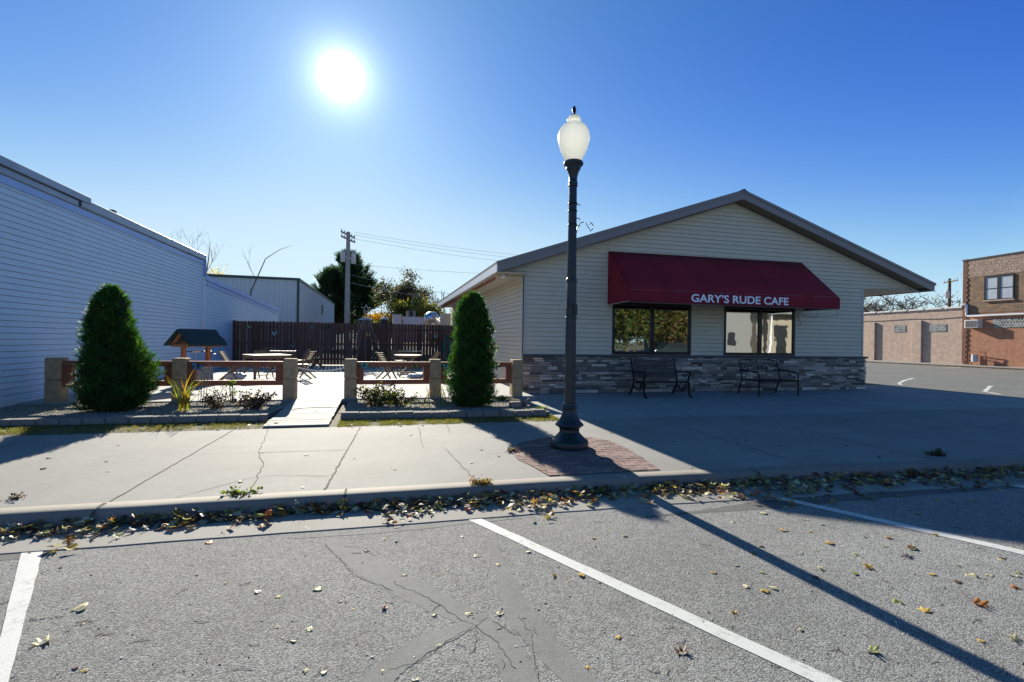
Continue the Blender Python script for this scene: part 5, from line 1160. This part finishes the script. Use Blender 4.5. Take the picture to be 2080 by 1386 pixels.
# ------------------------------------------------------------ background trees
def limb(mb, p, d, L, r, depth, rg, ends, spread=.5, upb=.15, minr=.006, taper=.62):
    n = 4; pts = [p]; rs = [r]
    for i in range(n):
        d = (d+Vector((rg.gauss(0, .12), rg.gauss(0, .12), upb*.25+rg.gauss(0, .06)))).normalized(); p = p+d*(L/n); pts.append(p); rs.append(r*(1-(1-taper)*(i+1)/n))
    mb.tube(pts, rs, 5 if r < .05 else 8, None, False); ends.append((p, d, r))
    if depth <= 0: return
    for k in range(rg.choice((2, 3, 3))):
        j = rg.randint(2, n); a = rg.uniform(0, 6.28); s = Vector((math.cos(a), math.sin(a), rg.uniform(-.1, .5))); dd = (d*(1-spread)+s*spread).normalized(); limb(mb, pts[j], dd, L*rg.uniform(.6, .82), max(rs[j]*.62, minr), depth-1, rg, ends, spread, upb, minr, taper)
def broadleaf(label, x, y, z0, H, trunk, depth, pal, n, lsz, seed, clump=.5, spread=.5, name='tree', lean=(0, 0), mult=1.0, r0=.16, minr=.006):
    rg = random.Random(seed); t = thing(name, label, 'tree', (x, y, z0), None); mb = MB(); ends = []
    d = Vector((lean[0], lean[1], 1)).normalized(); mb.tube([(x, y, z0), Vector((x, y, z0))+d*trunk], [r0*1.2, r0], 10, None, False)
    for k in range(4):
        a = k*1.57+rg.uniform(-.4, .4); limb(mb, Vector((x, y, z0))+d*trunk*rg.uniform(.8, 1), Vector((math.cos(a)*.55+lean[0], math.sin(a)*.55+lean[1], 1)).normalized(), (H-trunk)*.36*mult, r0*.6, depth, rg, ends, spread, .15, minr)
    mb.build('trunk', 'bark', t, fix=False)
    if n:
        E_ = np.array([tuple(e[0]) for e in ends if e[2] < r0*.5]); g2 = np.random.default_rng(seed); idx = g2.integers(0, len(E_), n); P = E_[idx]+g2.normal(size=(n, 3))*clump*np.array([1, 1, .75]); P[:, 2] = np.maximum(P[:, 2], z0+.3)
        pal = np.array(pal); ci = (idx*7 % len(pal)); c = pal[np.where(g2.uniform(size=n) < .6, ci, g2.integers(0, len(pal), n))]*(1+g2.normal(size=(n, 1))*.2); L = g2.uniform(lsz*.6, lsz*1.3, n)
        cards('crown', P, g2.normal(size=(n, 3)), g2.normal(size=(n, 3)), L, L*.6, np.clip(c, .004, 1), 'foli', t)
    return t
def pine(label, x, y, H, R, seed, n=26000, z0=0, base=.6, dens=34, name='pine_tree', pal=None, top2=None):
    rg = random.Random(seed); g2 = np.random.default_rng(seed); t = thing(name, label, 'tree', (x, y, z0)); mb = MB(); mb.tube([(x, y, z0), (x, y, z0+H*.97)], [.22, .03], 8, None, False); segs = []
    for k in range(dens*3):
        u = rg.random()**.85; z = z0+base+u*(H-base)*.97; a = rg.uniform(0, 6.28); L = R*(1-u)**.72*rg.uniform(.62, 1.12)+.25; upx = .38+.45*u
        p0 = Vector((x, y, z)); p1 = p0+Vector((math.cos(a)*L*.55, math.sin(a)*L*.55, L*.02)); p2 = p0+Vector((math.cos(a)*L, math.sin(a)*L, L*upx)); mb.tube([p0, p1, p2], [.05*(1-u)+.015, .03*(1-u)+.01, .008], 4, None, False); segs.append((p0, p1, p2, L))
    mb.build('trunk', 'bark', t, fix=False)
    A_ = np.array([[tuple(q) for q in s_[:3]] for s_ in segs]); LL = np.array([s_[3] for s_ in segs]); idx = g2.choice(len(segs), n, p=LL/LL.sum()); u = (g2.uniform(.12, 1, n)**.75)[:, None]; p = A_[idx]
    P = p[:, 0]*(1-u)**2+2*p[:, 1]*u*(1-u)+p[:, 2]*u**2+g2.normal(size=(n, 3))*np.array([.09, .09, .06])*R/2.6; D = (p[:, 2]-p[:, 0]); D /= np.linalg.norm(D, axis=1, keepdims=True); D = D+g2.normal(size=(n, 3))*.55+np.array([0, 0, .35])
    pal = np.array(pal or [(.018, .042, .022), (.026, .058, .028), (.012, .030, .018), (.04, .07, .03)]); c = pal[(idx*5+g2.integers(0, 2, n)) % len(pal)]*(1+g2.normal(size=(n, 1))*.2)
    L = g2.uniform(.18, .50, n)*R/2.8; cards('crown', P, D, g2.normal(size=(n, 3)), L, L*.16, np.clip(c, .004, 1), 'folid', t)
pine('big dark pine standing right behind the grey utility pole', -5.3, 76, 14.0, 5.6, 61, 26000, base=2.0, dens=46)
pine('second dark pine merging with the big one on its left', -7.6, 75, 11.4, 4.3, 62, 15000, base=1.4, dens=38)
broadleaf('tall thin tree with twin blue grey tops behind the yellow green tree', 1.55, 52, 0, 8.6, 2.2, 3, [(.06, .08, .06), (.09, .085, .07), (.07, .06, .05)], 9000, .22, 63, .40, .35, r0=.14)
broadleaf('rounded yellow green tree above the patio fence', 3.0, 46, 0, 6.0, 1.8, 3, [(.14, .16, .03), (.20, .20, .035), (.09, .12, .025), (.24, .20, .04)], 16000, .17, 64, .42, .55)
broadleaf('low yellow green tree left of the rounded one', 1.2, 45, 0, 4.4, 1.2, 2, [(.16, .17, .03), (.22, .2, .04), (.1, .11, .03)], 7000, .17, 65, .42, .6, r0=.1)
broadleaf('orange gold autumn tree behind the star topped light strings', -.25, 50, 0, 5.0, 1.4, 2, [(.42, .22, .02), (.5, .28, .03), (.32, .13, .02)], 8000, .18, 66, .50, .6, r0=.1)
broadleaf('small dark evergreen mass below the orange tree', -.9, 44, 0, 3.4, .8, 2, [(.02, .04, .02), (.03, .055, .02)], 6000, .16, 67, .4, .6, r0=.08)
broadleaf('olive tree partly hidden by the cafe eave', 5.6, 48, 0, 4.9, 1.4, 2, [(.08, .09, .03), (.13, .12, .04), (.06, .07, .03)], 8000, .18, 68, .5, .6, r0=.1)
broadleaf('bare slender tree with upright twigs left of the cafe roof', 6.3, 50, 0, 8.4, 2.5, 4, [], 0, .1, 69, r0=.10, minr=.018, spread=.2, name='bare_tree')
broadleaf('sparse yellow leaved tree above the left building roof', -14.0, 46, 0, 8.8, 2.6, 3, [(.42, .34, .12), (.5, .4, .18)], 2600, .15, 70, .35, .45, r0=.16, minr=.015)
# bare saplings over the low roof
sap = thing('bare_sapling', 'bare crooked sapling leaning over the low left roof', 'tree', (-9.2, 38, 0)); mb = MB(); rg_ = random.Random(71); en = []
mb.tube([(-9.4, 38, 0), (-9.2, 38, 4.6), (-8.8, 38, 5.6), (-8.3, 38, 6.9), (-7.4, 38, 7.6), (-6.6, 38, 7.95)], [.07, .05, .04, .03, .018, .006], 6)
limb(mb, Vector((-8.9, 38, 5.4)), Vector((-.5, 0, 1)), 1.4, .02, 2, rg_, en, .35); mb.build('trunk', 'bark', sap, fix=False)
sap = thing('bare_sapling', 'thin bare upright sapling left of the grey steel building roof', 'tree', (-12.1, 38, 0)); mb = MB(); mb.tube([(-12.2, 38, 0), (-12.1, 38, 5), (-11.9, 38, 6.6), (-11.8, 38, 7.9)], [.08, .05, .035, .008], 6)
limb(mb, Vector((-12.1, 38, 5.0)), Vector((-.4, 0, 1)), 1.9, .025, 3, rg_, en, .4); limb(mb, Vector((-12.0, 38, 5.8)), Vector((.4, 0, 1)), 1.5, .02, 2, rg_, en, .4); mb.build('trunk', 'bark', sap, fix=False)
broadleaf('large bare tree with a few golden leaves above the tan block wall', 66, 50, 0, 12.5, 1.6, 5, [(.30, .22, .06), (.2, .18, .05)], 500, .22, 72, .9, .6, r0=.42, mult=.95, minr=.035, name='bare_tree')
broadleaf('smaller bare tree at the left of the tan block wall', 58, 51, 0, 10.0, 1.5, 5, [(.25, .22, .08)], 300, .2, 73, .6, .6, r0=.3, minr=.03, name='bare_tree')
# hedge line far off, seen between things
for i, (x0, x1, y, h, sd_) in enumerate([(-60, -16, 75, 6, 80), (8, 60, 95, 5, 81)]):
    g2 = np.random.default_rng(sd_); n = 16000; P = np.stack([g2.uniform(x0, x1, n), y+g2.normal(size=n)*2, g2.uniform(0, 1, n)**.7*h*(1)], 1); P[:, 2] *= .7+.3*np.sin(P[:, 0]*.6)*np.sin(P[:, 0]*.23+1)
    c = cols(n, [(.06, .07, .03), (.12, .10, .03), (.16, .11, .04), (.05, .05, .03)], .2); tag(cards('far_woods', P, rdir(n), rdir(n), .6, .4, c, 'foli'), 'far line of autumn trees', None, None, 'stuff')
# ------------------------------------------------------------ steel building
sb = thing('steel_building', 'pale grey ribbed steel building with dark green trim behind the patio', 'building', (-6.9, 42, 0)); X1_, Y1_ = -6.75, 42.0; X0_, Y2_ = -24, 70
def ribs(mb, p0, p1, z0f, z1f, nrm, st=.30):
    d = Vector(p1)-Vector(p0); L = d.length; d /= L; nv = Vector(nrm); s_ = 0
    while s_ < L-.01:
        e = min(s_+st, L); q = [s_, s_+st*.62, s_+st*.72, s_+st*.9, e]; o = [0, 0, .03, .03, 0]
        for k in range(4):
            a, b = q[k], min(q[k+1], L)
            if a >= L: break
            A_ = Vector(p0)+d*a+nv*o[k]; B_ = Vector(p0)+d*b+nv*o[k+1]; mb.add([(A_.x, A_.y, z0f), (B_.x, B_.y, z0f), (B_.x, B_.y, z1f(b)), (A_.x, A_.y, z1f(a))], [(0, 1, 2, 3)])
        s_ += st
mb = MB(); ribs(mb, (X0_, Y1_, 0), (X1_, Y1_, 0), 0, lambda s_: 5.95, (0, -1, 0)); fw_ = mb.build('wall', 'ribwall', sb, fix=False); fw_['label'] = 'shaded front wall of the steel building'
mb = MB(); ribs(mb, (X1_, Y1_, 0), (X1_, Y2_, 0), 0, lambda s_: 5.95-.0*s_, (1, 0, 0)); mb.build('wall', 'ribwall', sb, fix=False)
mb = MB(); mb.box((X1_-.1, Y1_-.06, 0), (X1_+.08, Y1_+.12, 5.9)); mb.build('corner_trim', 'darkgreen', sb)
mb = MB(); mb.slabv([(X0_, 5.9), (X1_+.12, 5.9), (X1_+.12, 6.08), (X0_, 6.16)], 'y', Y1_-.14, Y1_-.065); mb.box((X1_+.04, Y1_-.06, 5.9), (X1_+.12, Y2_, 6.06)); mb.build('roof_trim', 'darkgreen', sb)
mb = MB(); mb.add([(X0_, Y1_-.1, 6.1), (X1_+.1, Y1_-.1, 6.03), (X1_+.1, Y2_, 6.03), (X0_, Y2_, 6.1)], [(0, 1, 2, 3)]); mb.build('roof', 'ribwall', sb)
mb = MB(); mb.box((X1_+.04, 56.5, 3.9), (X1_+.10, 57.4, 4.9)); mb.build('wall_vent', 'tankblk', sb)
# ------------------------------------------------------------ utility poles, wires
def upole(label, x, y, H, mat, arm, tr, r=.15, ph=0.0):
    t = thing('utility_pole', label, 'utility pole', (x, y, 0)); mb = MB(); mb.tube([(x, y, 0), (x, y, H)], [r*1.25, r*.75], 12); mb.build('pole', mat, t)
    ca, sa = math.cos(ph), math.sin(ph)
    for dz, oy in arm:
        mb = MB(); a = Vector((x-1.15*ca, y-1.15*sa+oy, H-dz)); b = Vector((x+1.15*ca, y+1.15*sa+oy, H-dz)); mb.beam(a, b, .09, .11); mb.build('crossarm', mat, t)
        for k in (-1, -.55, .55, 1): mb = MB(); q = Vector((x, y+oy, H-dz))+Vector((ca, sa, 0))*k*1.1; mb.lathe([(.02, .05), (.05, .10), (.035, .14), (.05, .17), (.03, .21)], tuple(q), 8); mb.build('insulator', 'can', t)
    for dx, z in tr:
        mb = MB(); c = (x+dx, y-.1, z); mb.lathe([(.16, 0), (.19, .02), (.19, .72), (.2, .74), (.17, .80), (.05, .82)], c, 20); mb.tube([(c[0]-.06, c[1], z+.8), (c[0]-.06, c[1], z+1.02)], .03, 6); mb.tube([(c[0]+.08, c[1], z+.8), (c[0]+.08, c[1], z+.98)], .03, 6); mb.box((min(x, c[0]), c[1]-.03, z+.35), (max(x, c[0]), c[1]+.03, z+.45)); mb.build('transformer', 'can', t)
    return t
px0, py0, PH = -2.9, 40.0, 9.6
upole('grey utility pole with two transformers rising behind the patio fence', px0, py0, PH, 'poleg', ((.25, -.12), (.55, .12)), ((-.36, 7.25), (.42, 7.15)), .19, 1.2)
upole('brown utility pole with one transformer behind the tan block wall', 60, 40.2, 8.9, 'polebr', ((.35, -.1),), ((-.45, 6.7),), .17, 1.1)
def wire(label, pts, sag, n=30, r=.012):
    t = thing('overhead_wire', label, 'wire', pts[0]); mb = MB(); P = Vector(pts[0]); Q = Vector(pts[1]); mb.tube([P.lerp(Q, i/n)+Vector((0, 0, -4*sag*(i/n)*(1-i/n))) for i in range(n+1)], r, 4); mb.build('strand', 'wirefar', t)
M['wirefar'] = simple('weathered wire', (.22, .24, .27), .6)
for i, (dz, ex, ez, sg, lb_) in enumerate([(.12, 26, 9.3, .5, 'topmost thin power line from the grey pole to the right'), (.32, 26, 9.0, .55, 'second power line from the top, right of the grey pole'), (.62, 26, 8.6, .6, 'third power line, lowest of the upper bundle'), (2.6, 26, 8.0, .35, 'single middle power line crossing above the cafe eave')]):
    wire(lb_, [(px0+.5, py0-.6, PH-dz), (ex, 44, ez)], sg, r=.009)
wire('dark service cable sloping past the pine, upper of the low pair', [(px0+.1, py0, 6.3), (14, 36, 4.4)], .5, r=.012); wire('dark service cable sloping past the pine, lower of the low pair', [(px0+.1, py0, 5.7), (14, 36, 3.9)], .5, r=.014)
wire('thin line between the far brown pole and the brown brick building', [(60, 40.2, 8.7), (46.2, 29.6, 8.0)], .3, r=.02)
# ------------------------------------------------------------ things behind the fence
fb = thing('white_box', 'white flat topped box behind the board fence, left of the louvred unit', 'box', (.6, 27.4, 0)); mb = MB(); mb.box((.37, 27, .1), (.82, 28.4, 2.64)); mb.box((.34, 26.95, 2.64), (.86, 28.45, 2.69)); mb.build('box_body', 'offwhite', fb, .01); mb = MB(); mb.box((.86, 27.2, 1.6), (.9, 28.2, 2.6)); mb.build('side_panel', 'fascia', fb)
hv = thing('rooftop_unit', 'long white air unit with louvred side seen over the board fence', 'air unit', (1.5, 27.6, 0)); mb = MB(); mb.box((.93, 27.2, 1.2), (2.03, 28.6, 2.60)); mb.build('casing', 'offwhite', hv, .01)
mb = MB()
for k in range(18): mb.box((.95+k*.06, 27.185, 2.0), (.98+k*.06, 27.2, 2.5))
mb.build('louvre', 'whitetrim', hv)
mb = MB(); mb.box((1.12, 27.4, 2.60), (1.25, 27.9, 2.93)); mb.box((1.45, 27.4, 2.60), (1.58, 27.9, 2.93)); mb.box((1.251, 27.45, 2.61), (1.449, 27.88, 2.92)); mb.build('fan_housing', 'fascia', hv)
mb = MB(); mb.lathe([(.09, 0), (.09, .01)], (1.35, 27.39, 2.0), 12); mb.box((1.255, 27.40, 2.63), (1.445, 27.44, 2.9)); mb.build('fan_opening', 'tankblk', hv)
du = thing('exhaust_duct', 'shiny galvanised exhaust duct elbow between air unit and cafe eave', 'duct', (2.4, 27.2, 0)); mb = MB(); mb.tube([(2.08, 27.3, 2.45), (2.30, 27.3, 2.46)], .32, 20); mb.tube([(2.30, 27.3, 2.46), (2.36, 27.3, 2.50), (2.52, 27.3, 2.50), (2.70, 27.3, 2.40)], [.34, .42, .42, .34], 20); mb.tube([(2.70, 27.3, 2.4), (2.9, 27.3, 2.2), (2.95, 27.3, 1.5)], .33, 20); mb.build('duct_elbow', 'galv', du)
pn = MB(); pn.box((2.86, 26.7, .1), (3.44, 26.78, 2.80)); pn.build('rear_panel', 'offwhite', cafe)
for i, (x, w, lb_) in enumerate([(-.05, .21, 'dark round tank with pale lid right of the star pole'), (-1.05, .33, 'dark round tank with pale lid behind the star pole')]):
    t = thing('round_tank', lb_, 'tank', (x, 27.6, 0)); mb = MB(); mb.lathe([(w, 0), (w, 2.42-.06*i), (w*.98, 2.44-.06*i)], (x, 27.6, .0), 20); mb.build('tank_body', 'tankblk', t); mb = MB(); mb.lathe([(w*1.05, 2.43-.06*i), (w*1.0, 2.49-.06*i), (w*.4, 2.56-.06*i)], (x, 27.6, .0), 20); mb.build('lid', 'offwhite', t)
# ------------------------------------------------------------ buildings over the cross street
WX = 45.5
tb = thing('block_building', 'low tan painted block building with two glass block windows across the street', 'building', (WX, 34, 0))
mb = MB(); mb.box((WX, 29.46, -.1), (WX+14, 60, 4.56)); mb.build('wall', 'cmu', tb)
for (y0, y1) in ((32.85, 33.75), (37.6, 38.5), (42.4, 43.3)): mb = MB(); mb.box((WX-.17, y0, -.05), (WX-.002, y1, 3.68)); mb.build('buttress', 'cmu', tb, .02)
mb = MB(); y = 29.5
while y < 59.5: mb.box((WX-.12, y, 4.60), (WX+.5, y+1.35, 4.72)); mb.box((WX-.03, y+1.352, 4.56), (WX+.5, y+1.6, 4.68)); y += 1.62
mb.box((WX-.08, 29.47, 4.562), (WX+.3, 60, 4.598)); mb.build('parapet_tile', 'offwhite', tb)
for (y0, y1) in ((34.48, 35.64), (30.8, 32.24), (39.5, 40.9)):
    mb = MB(); mb.box((WX-.03, y0, 2.68), (WX+.05, y1, 3.30)); mb.build('glass_block_window', 'glassblock', tb)
mb = MB(); mb.tube([(WX-.03, 29.5, 3.85), (WX-.03, 31.5, 3.77), (WX-.03, 34, 3.86), (WX-.03, 37, 3.80), (WX-.03, 40, 3.84)], .02, 5); mb.build('wall_cable', 'wire', tb)
bb = thing('brick_building', 'two storey brick building with rock faced parapet at the right edge', 'building', (WX, 25, 0)); YE = 12.0
mb = MB(); mb.box((WX-.02, YE, -.1), (WX+12, 29.45, 4.10)); mb.build('wall', 'rustbrick', bb)['label'] = 'lower wall of orange red brick'
mb = MB(); mb.box((WX-.04, YE, 4.10), (WX+12, 29.45, 6.95)); mb.build('wall', 'brownbrick', bb)['label'] = 'upper wall of long brown brick'
mb = MB(); mb.box((WX-.06, YE, 6.95), (WX+12, 29.45, 8.38)); mb.build('wall', 'rockface', bb)['label'] = 'rock faced parapet blocks'
mb = MB(); y = 4.15
for k in range(42): z_ = .1+k*.2; mb.box((WX-.075, 29.05 if k % 2 else 29.15, z_), (WX-.021 if z_ < 4 else (WX-.041 if z_ < 6.9 else WX-.061), 29.46, z_+.19))
M['quoin'] = simple('dark brick quoin', (.16, .07, .045), .9, 0, .4, 6, .6, 30); mb.build('corner_quoin', 'quoin', bb)
mb = MB(); mb.box((WX-.12, YE, 8.38), (WX+.4, 29.52, 8.46)); mb.build('coping', 'tankblk', bb)
def dwin(y0, y1, z0, z1):
    mb = MB(); f = .11; xo = WX-.10; xi = WX-.041
    mb.box((xo, y0, z0), (xi, y0+f*.8, z1)); mb.box((xo, y1-f, z0), (xi, y1, z1)); mb.box((xo, y0+f*.8, z1-f), (xi, y1-f, z1)); mb.box((xo, y0+f*.8, z0), (xi, y1-f, z0+f*.6)); ym = (y0+y1)/2; mb.box((xo+.002, ym-.1, z0+f*.6), (xi, ym+.1, z1-f)); zm = (z0+z1)/2-.05
    for a, b in ((y0+f*.8, ym-.1), (ym+.1, y1-f)): mb.box((xo+.02, a, zm-.03), (xi, b, zm+.03))
    w = mb.build('window', 'bronze', bb)
    for a, b in ((y0+f*.8, ym-.1), (ym+.1, y1-f)): p = MB(); p.box((xo+.035, a, z0+f*.6), (xi+.001, b, z1-f)); p.build('pane', 'blind', w)
    mb = MB(); mb.box((WX-.16, y0-.05, z0-.10), (WX-.041, y1+.05, z0-.002)); mb.build('sill', 'cmu', w)
dwin(25.8, 27.85, 5.05, 6.90); dwin(19.0, 21.0, 5.05, 6.9)
mb = MB(); mb.box((WX-.05, 22.0, 2.90), (WX+.02, 27.2, 3.58)); mb.build('glass_block_window', 'glassblock', bb)
mb = MB(); mb.tube([(WX-.14, 29.55, 4.84), (WX-.14, 29.15, 4.84), (WX-.14, 29.10, 4.80), (WX-.14, 29.08, 3.98), (WX-.14, 29.0, 3.90), (WX-.14, 13, 3.84)], .085, 10); mb.build('white_pipe', 'whitetrim', bb)
ac_ = thing('window_air_conditioner', 'white box air conditioner mounted on the brick wall below the white pipe', 'air conditioner', (WX-.3, 28.5, 3.2)); mb = MB(); mb.box((WX-.5, 27.95, 2.92), (WX-.022, 28.95, 3.55)); mb.build('casing', 'offwhite', ac_, .02)
mb = MB()
for k in range(9): mb.box((WX-.515, 28.05+k*.095, 2.98), (WX-.502, 28.075+k*.095, 3.49))
for k in range(5): mb.box((WX-.518, 28.02, 3.03+k*.1), (WX-.516+.002, 28.88, 3.05+k*.1))
mb.box((WX-.502, 28.03, 2.97), (WX-.5005, 28.87, 3.5)); mb.build('grille', 'fascia', ac_)
gm = thing('gas_meter', 'grey gas meter and pipes at the foot of the brick wall', 'gas meter', (WX-.3, 28.2, 0)); mb = MB(); mb.tube([(WX-.45, 28.15, .25), (WX-.45, 28.15, .82)], .20, 14); mb.build('meter_body', 'can', gm); mb = MB(); mb.tube([(WX-.2, 28.8, -.05), (WX-.2, 28.8, 1.0), (WX-.3, 28.2, 1.05), (WX-.3, 27.5, 1.0), (WX-.2, 27.45, -.05)], .03, 6); mb.tube([(WX-.2, 28.6, -.05), (WX-.2, 28.6, .8), (WX-.3, 28.3, .8)], .03, 6); mb.build('pipework', 'quoin', gm)
# ------------------------------------------------------------ across the street, behind the camera: only seen in the cafe windows
pb_ = thing('stucco_building', 'pale stucco building with arched entrance on the opposite side of the street', 'building', (42, -24, 0)); mb = MB(); mb.box((42.5, -40, -.1), (62, -24, 6.2)); mb.build('wall', 'cream', pb_)
mb = MB(); mb.box((34.5, -36, -.1), (42.49, -25, 5.2)); mb.build('side_wing', 'greywall', pb_); mb = MB(); mb.box((42.3, -23.99, 4.9), (60, -22.4, 5.5)); mb.build('canopy', 'greywall', pb_)
for x in (43.4, 47.9, 51): mb = MB(); mb.lathe([(.32, 0), (.26, .3), (.22, 4.9), (.32, 5.35)], (x, -23, 0), 16); mb.build('column', 'whitetrim', pb_)
for x, w, z0, z1 in ((36.2, 1.0, 1.2, 2.8), (39.2, 1.0, 1.2, 2.8), (45.0, 1.5, -.05, 3.6), (49.0, 1.6, 1, 3.4)): mb = MB(); mb.box((x, -23.99, z0), (x+w, -23.92, z1)) if x > 42 else mb.box((x, -24.99, z0), (x+w, -24.92, z1)); mb.build('door' if z0 < 0 else 'window', 'winglass', pb_)
S2 = [(.05, .10, .02), (.09, .13, .03), (.14, .12, .03), (.18, .11, .04)]
broadleaf('green leafy tree across the street reflected in the left window', 26.0, -25, 0, 8, .8, 3, S2[:3], 26000, .35, 90, 1.3, .6)
broadleaf('brownish tree across the street at the right of the green one', 31.5, -28, 0, 9.5, .9, 3, S2[1:], 26000, .35, 91, 1.35, .6); broadleaf('reddish brown tree across the street, left of the green one', 21.0, -28, 0, 8.5, .9, 3, [(.13, .06, .04), (.16, .09, .05)], 22000, .35, 92, 1.3, .6)
car = thing('parked_car', 'dark parked car on the opposite side of the street', 'car', (27.2, -18, 0)); mb = MB(); cx0, cyy = 27.2, -18.0
body = [(-2.2, .25), (-2.25, .65), (-2.1, .88), (-1.2, .98), (-.5, 1.42), (.9, 1.45), (1.7, 1.02), (2.15, .9), (2.25, .6), (2.2, .25)]
mb.slabv([(cx0+a, b-.1) for a, b in body], 'y', cyy-.85, cyy+.85); mb.build('body', 'carp', car, .08)
mb = MB(); mb.slabv([(cx0+a, b-.1) for a, b in [(-1.0, 1.0), (-.45, 1.36), (.85, 1.38), (1.4, 1.02)]], 'y', cyy-.87, cyy+.87); mb.build('side_glass', 'winglass', car)
for sx in (-1.4, 1.4):
    for sy in (-.8, .8): mb = MB(); mb.tube([(cx0+sx, cyy+sy-.1, .2), (cx0+sx, cyy+sy+.1, .2)], .32, 16); mb.build('wheel', 'tyre', car)
# the two buildings over the cross street stand slightly turned to the kerb
C_ = Vector((WX, 29.45, 0)); RZ_ = rad(-7)
for o in (tb, bb, ac_, gm): o.location = C_+Matrix.Rotation(RZ_, 3, 'Z') @ (o.location-C_); o.rotation_euler = (0, 0, RZ_)
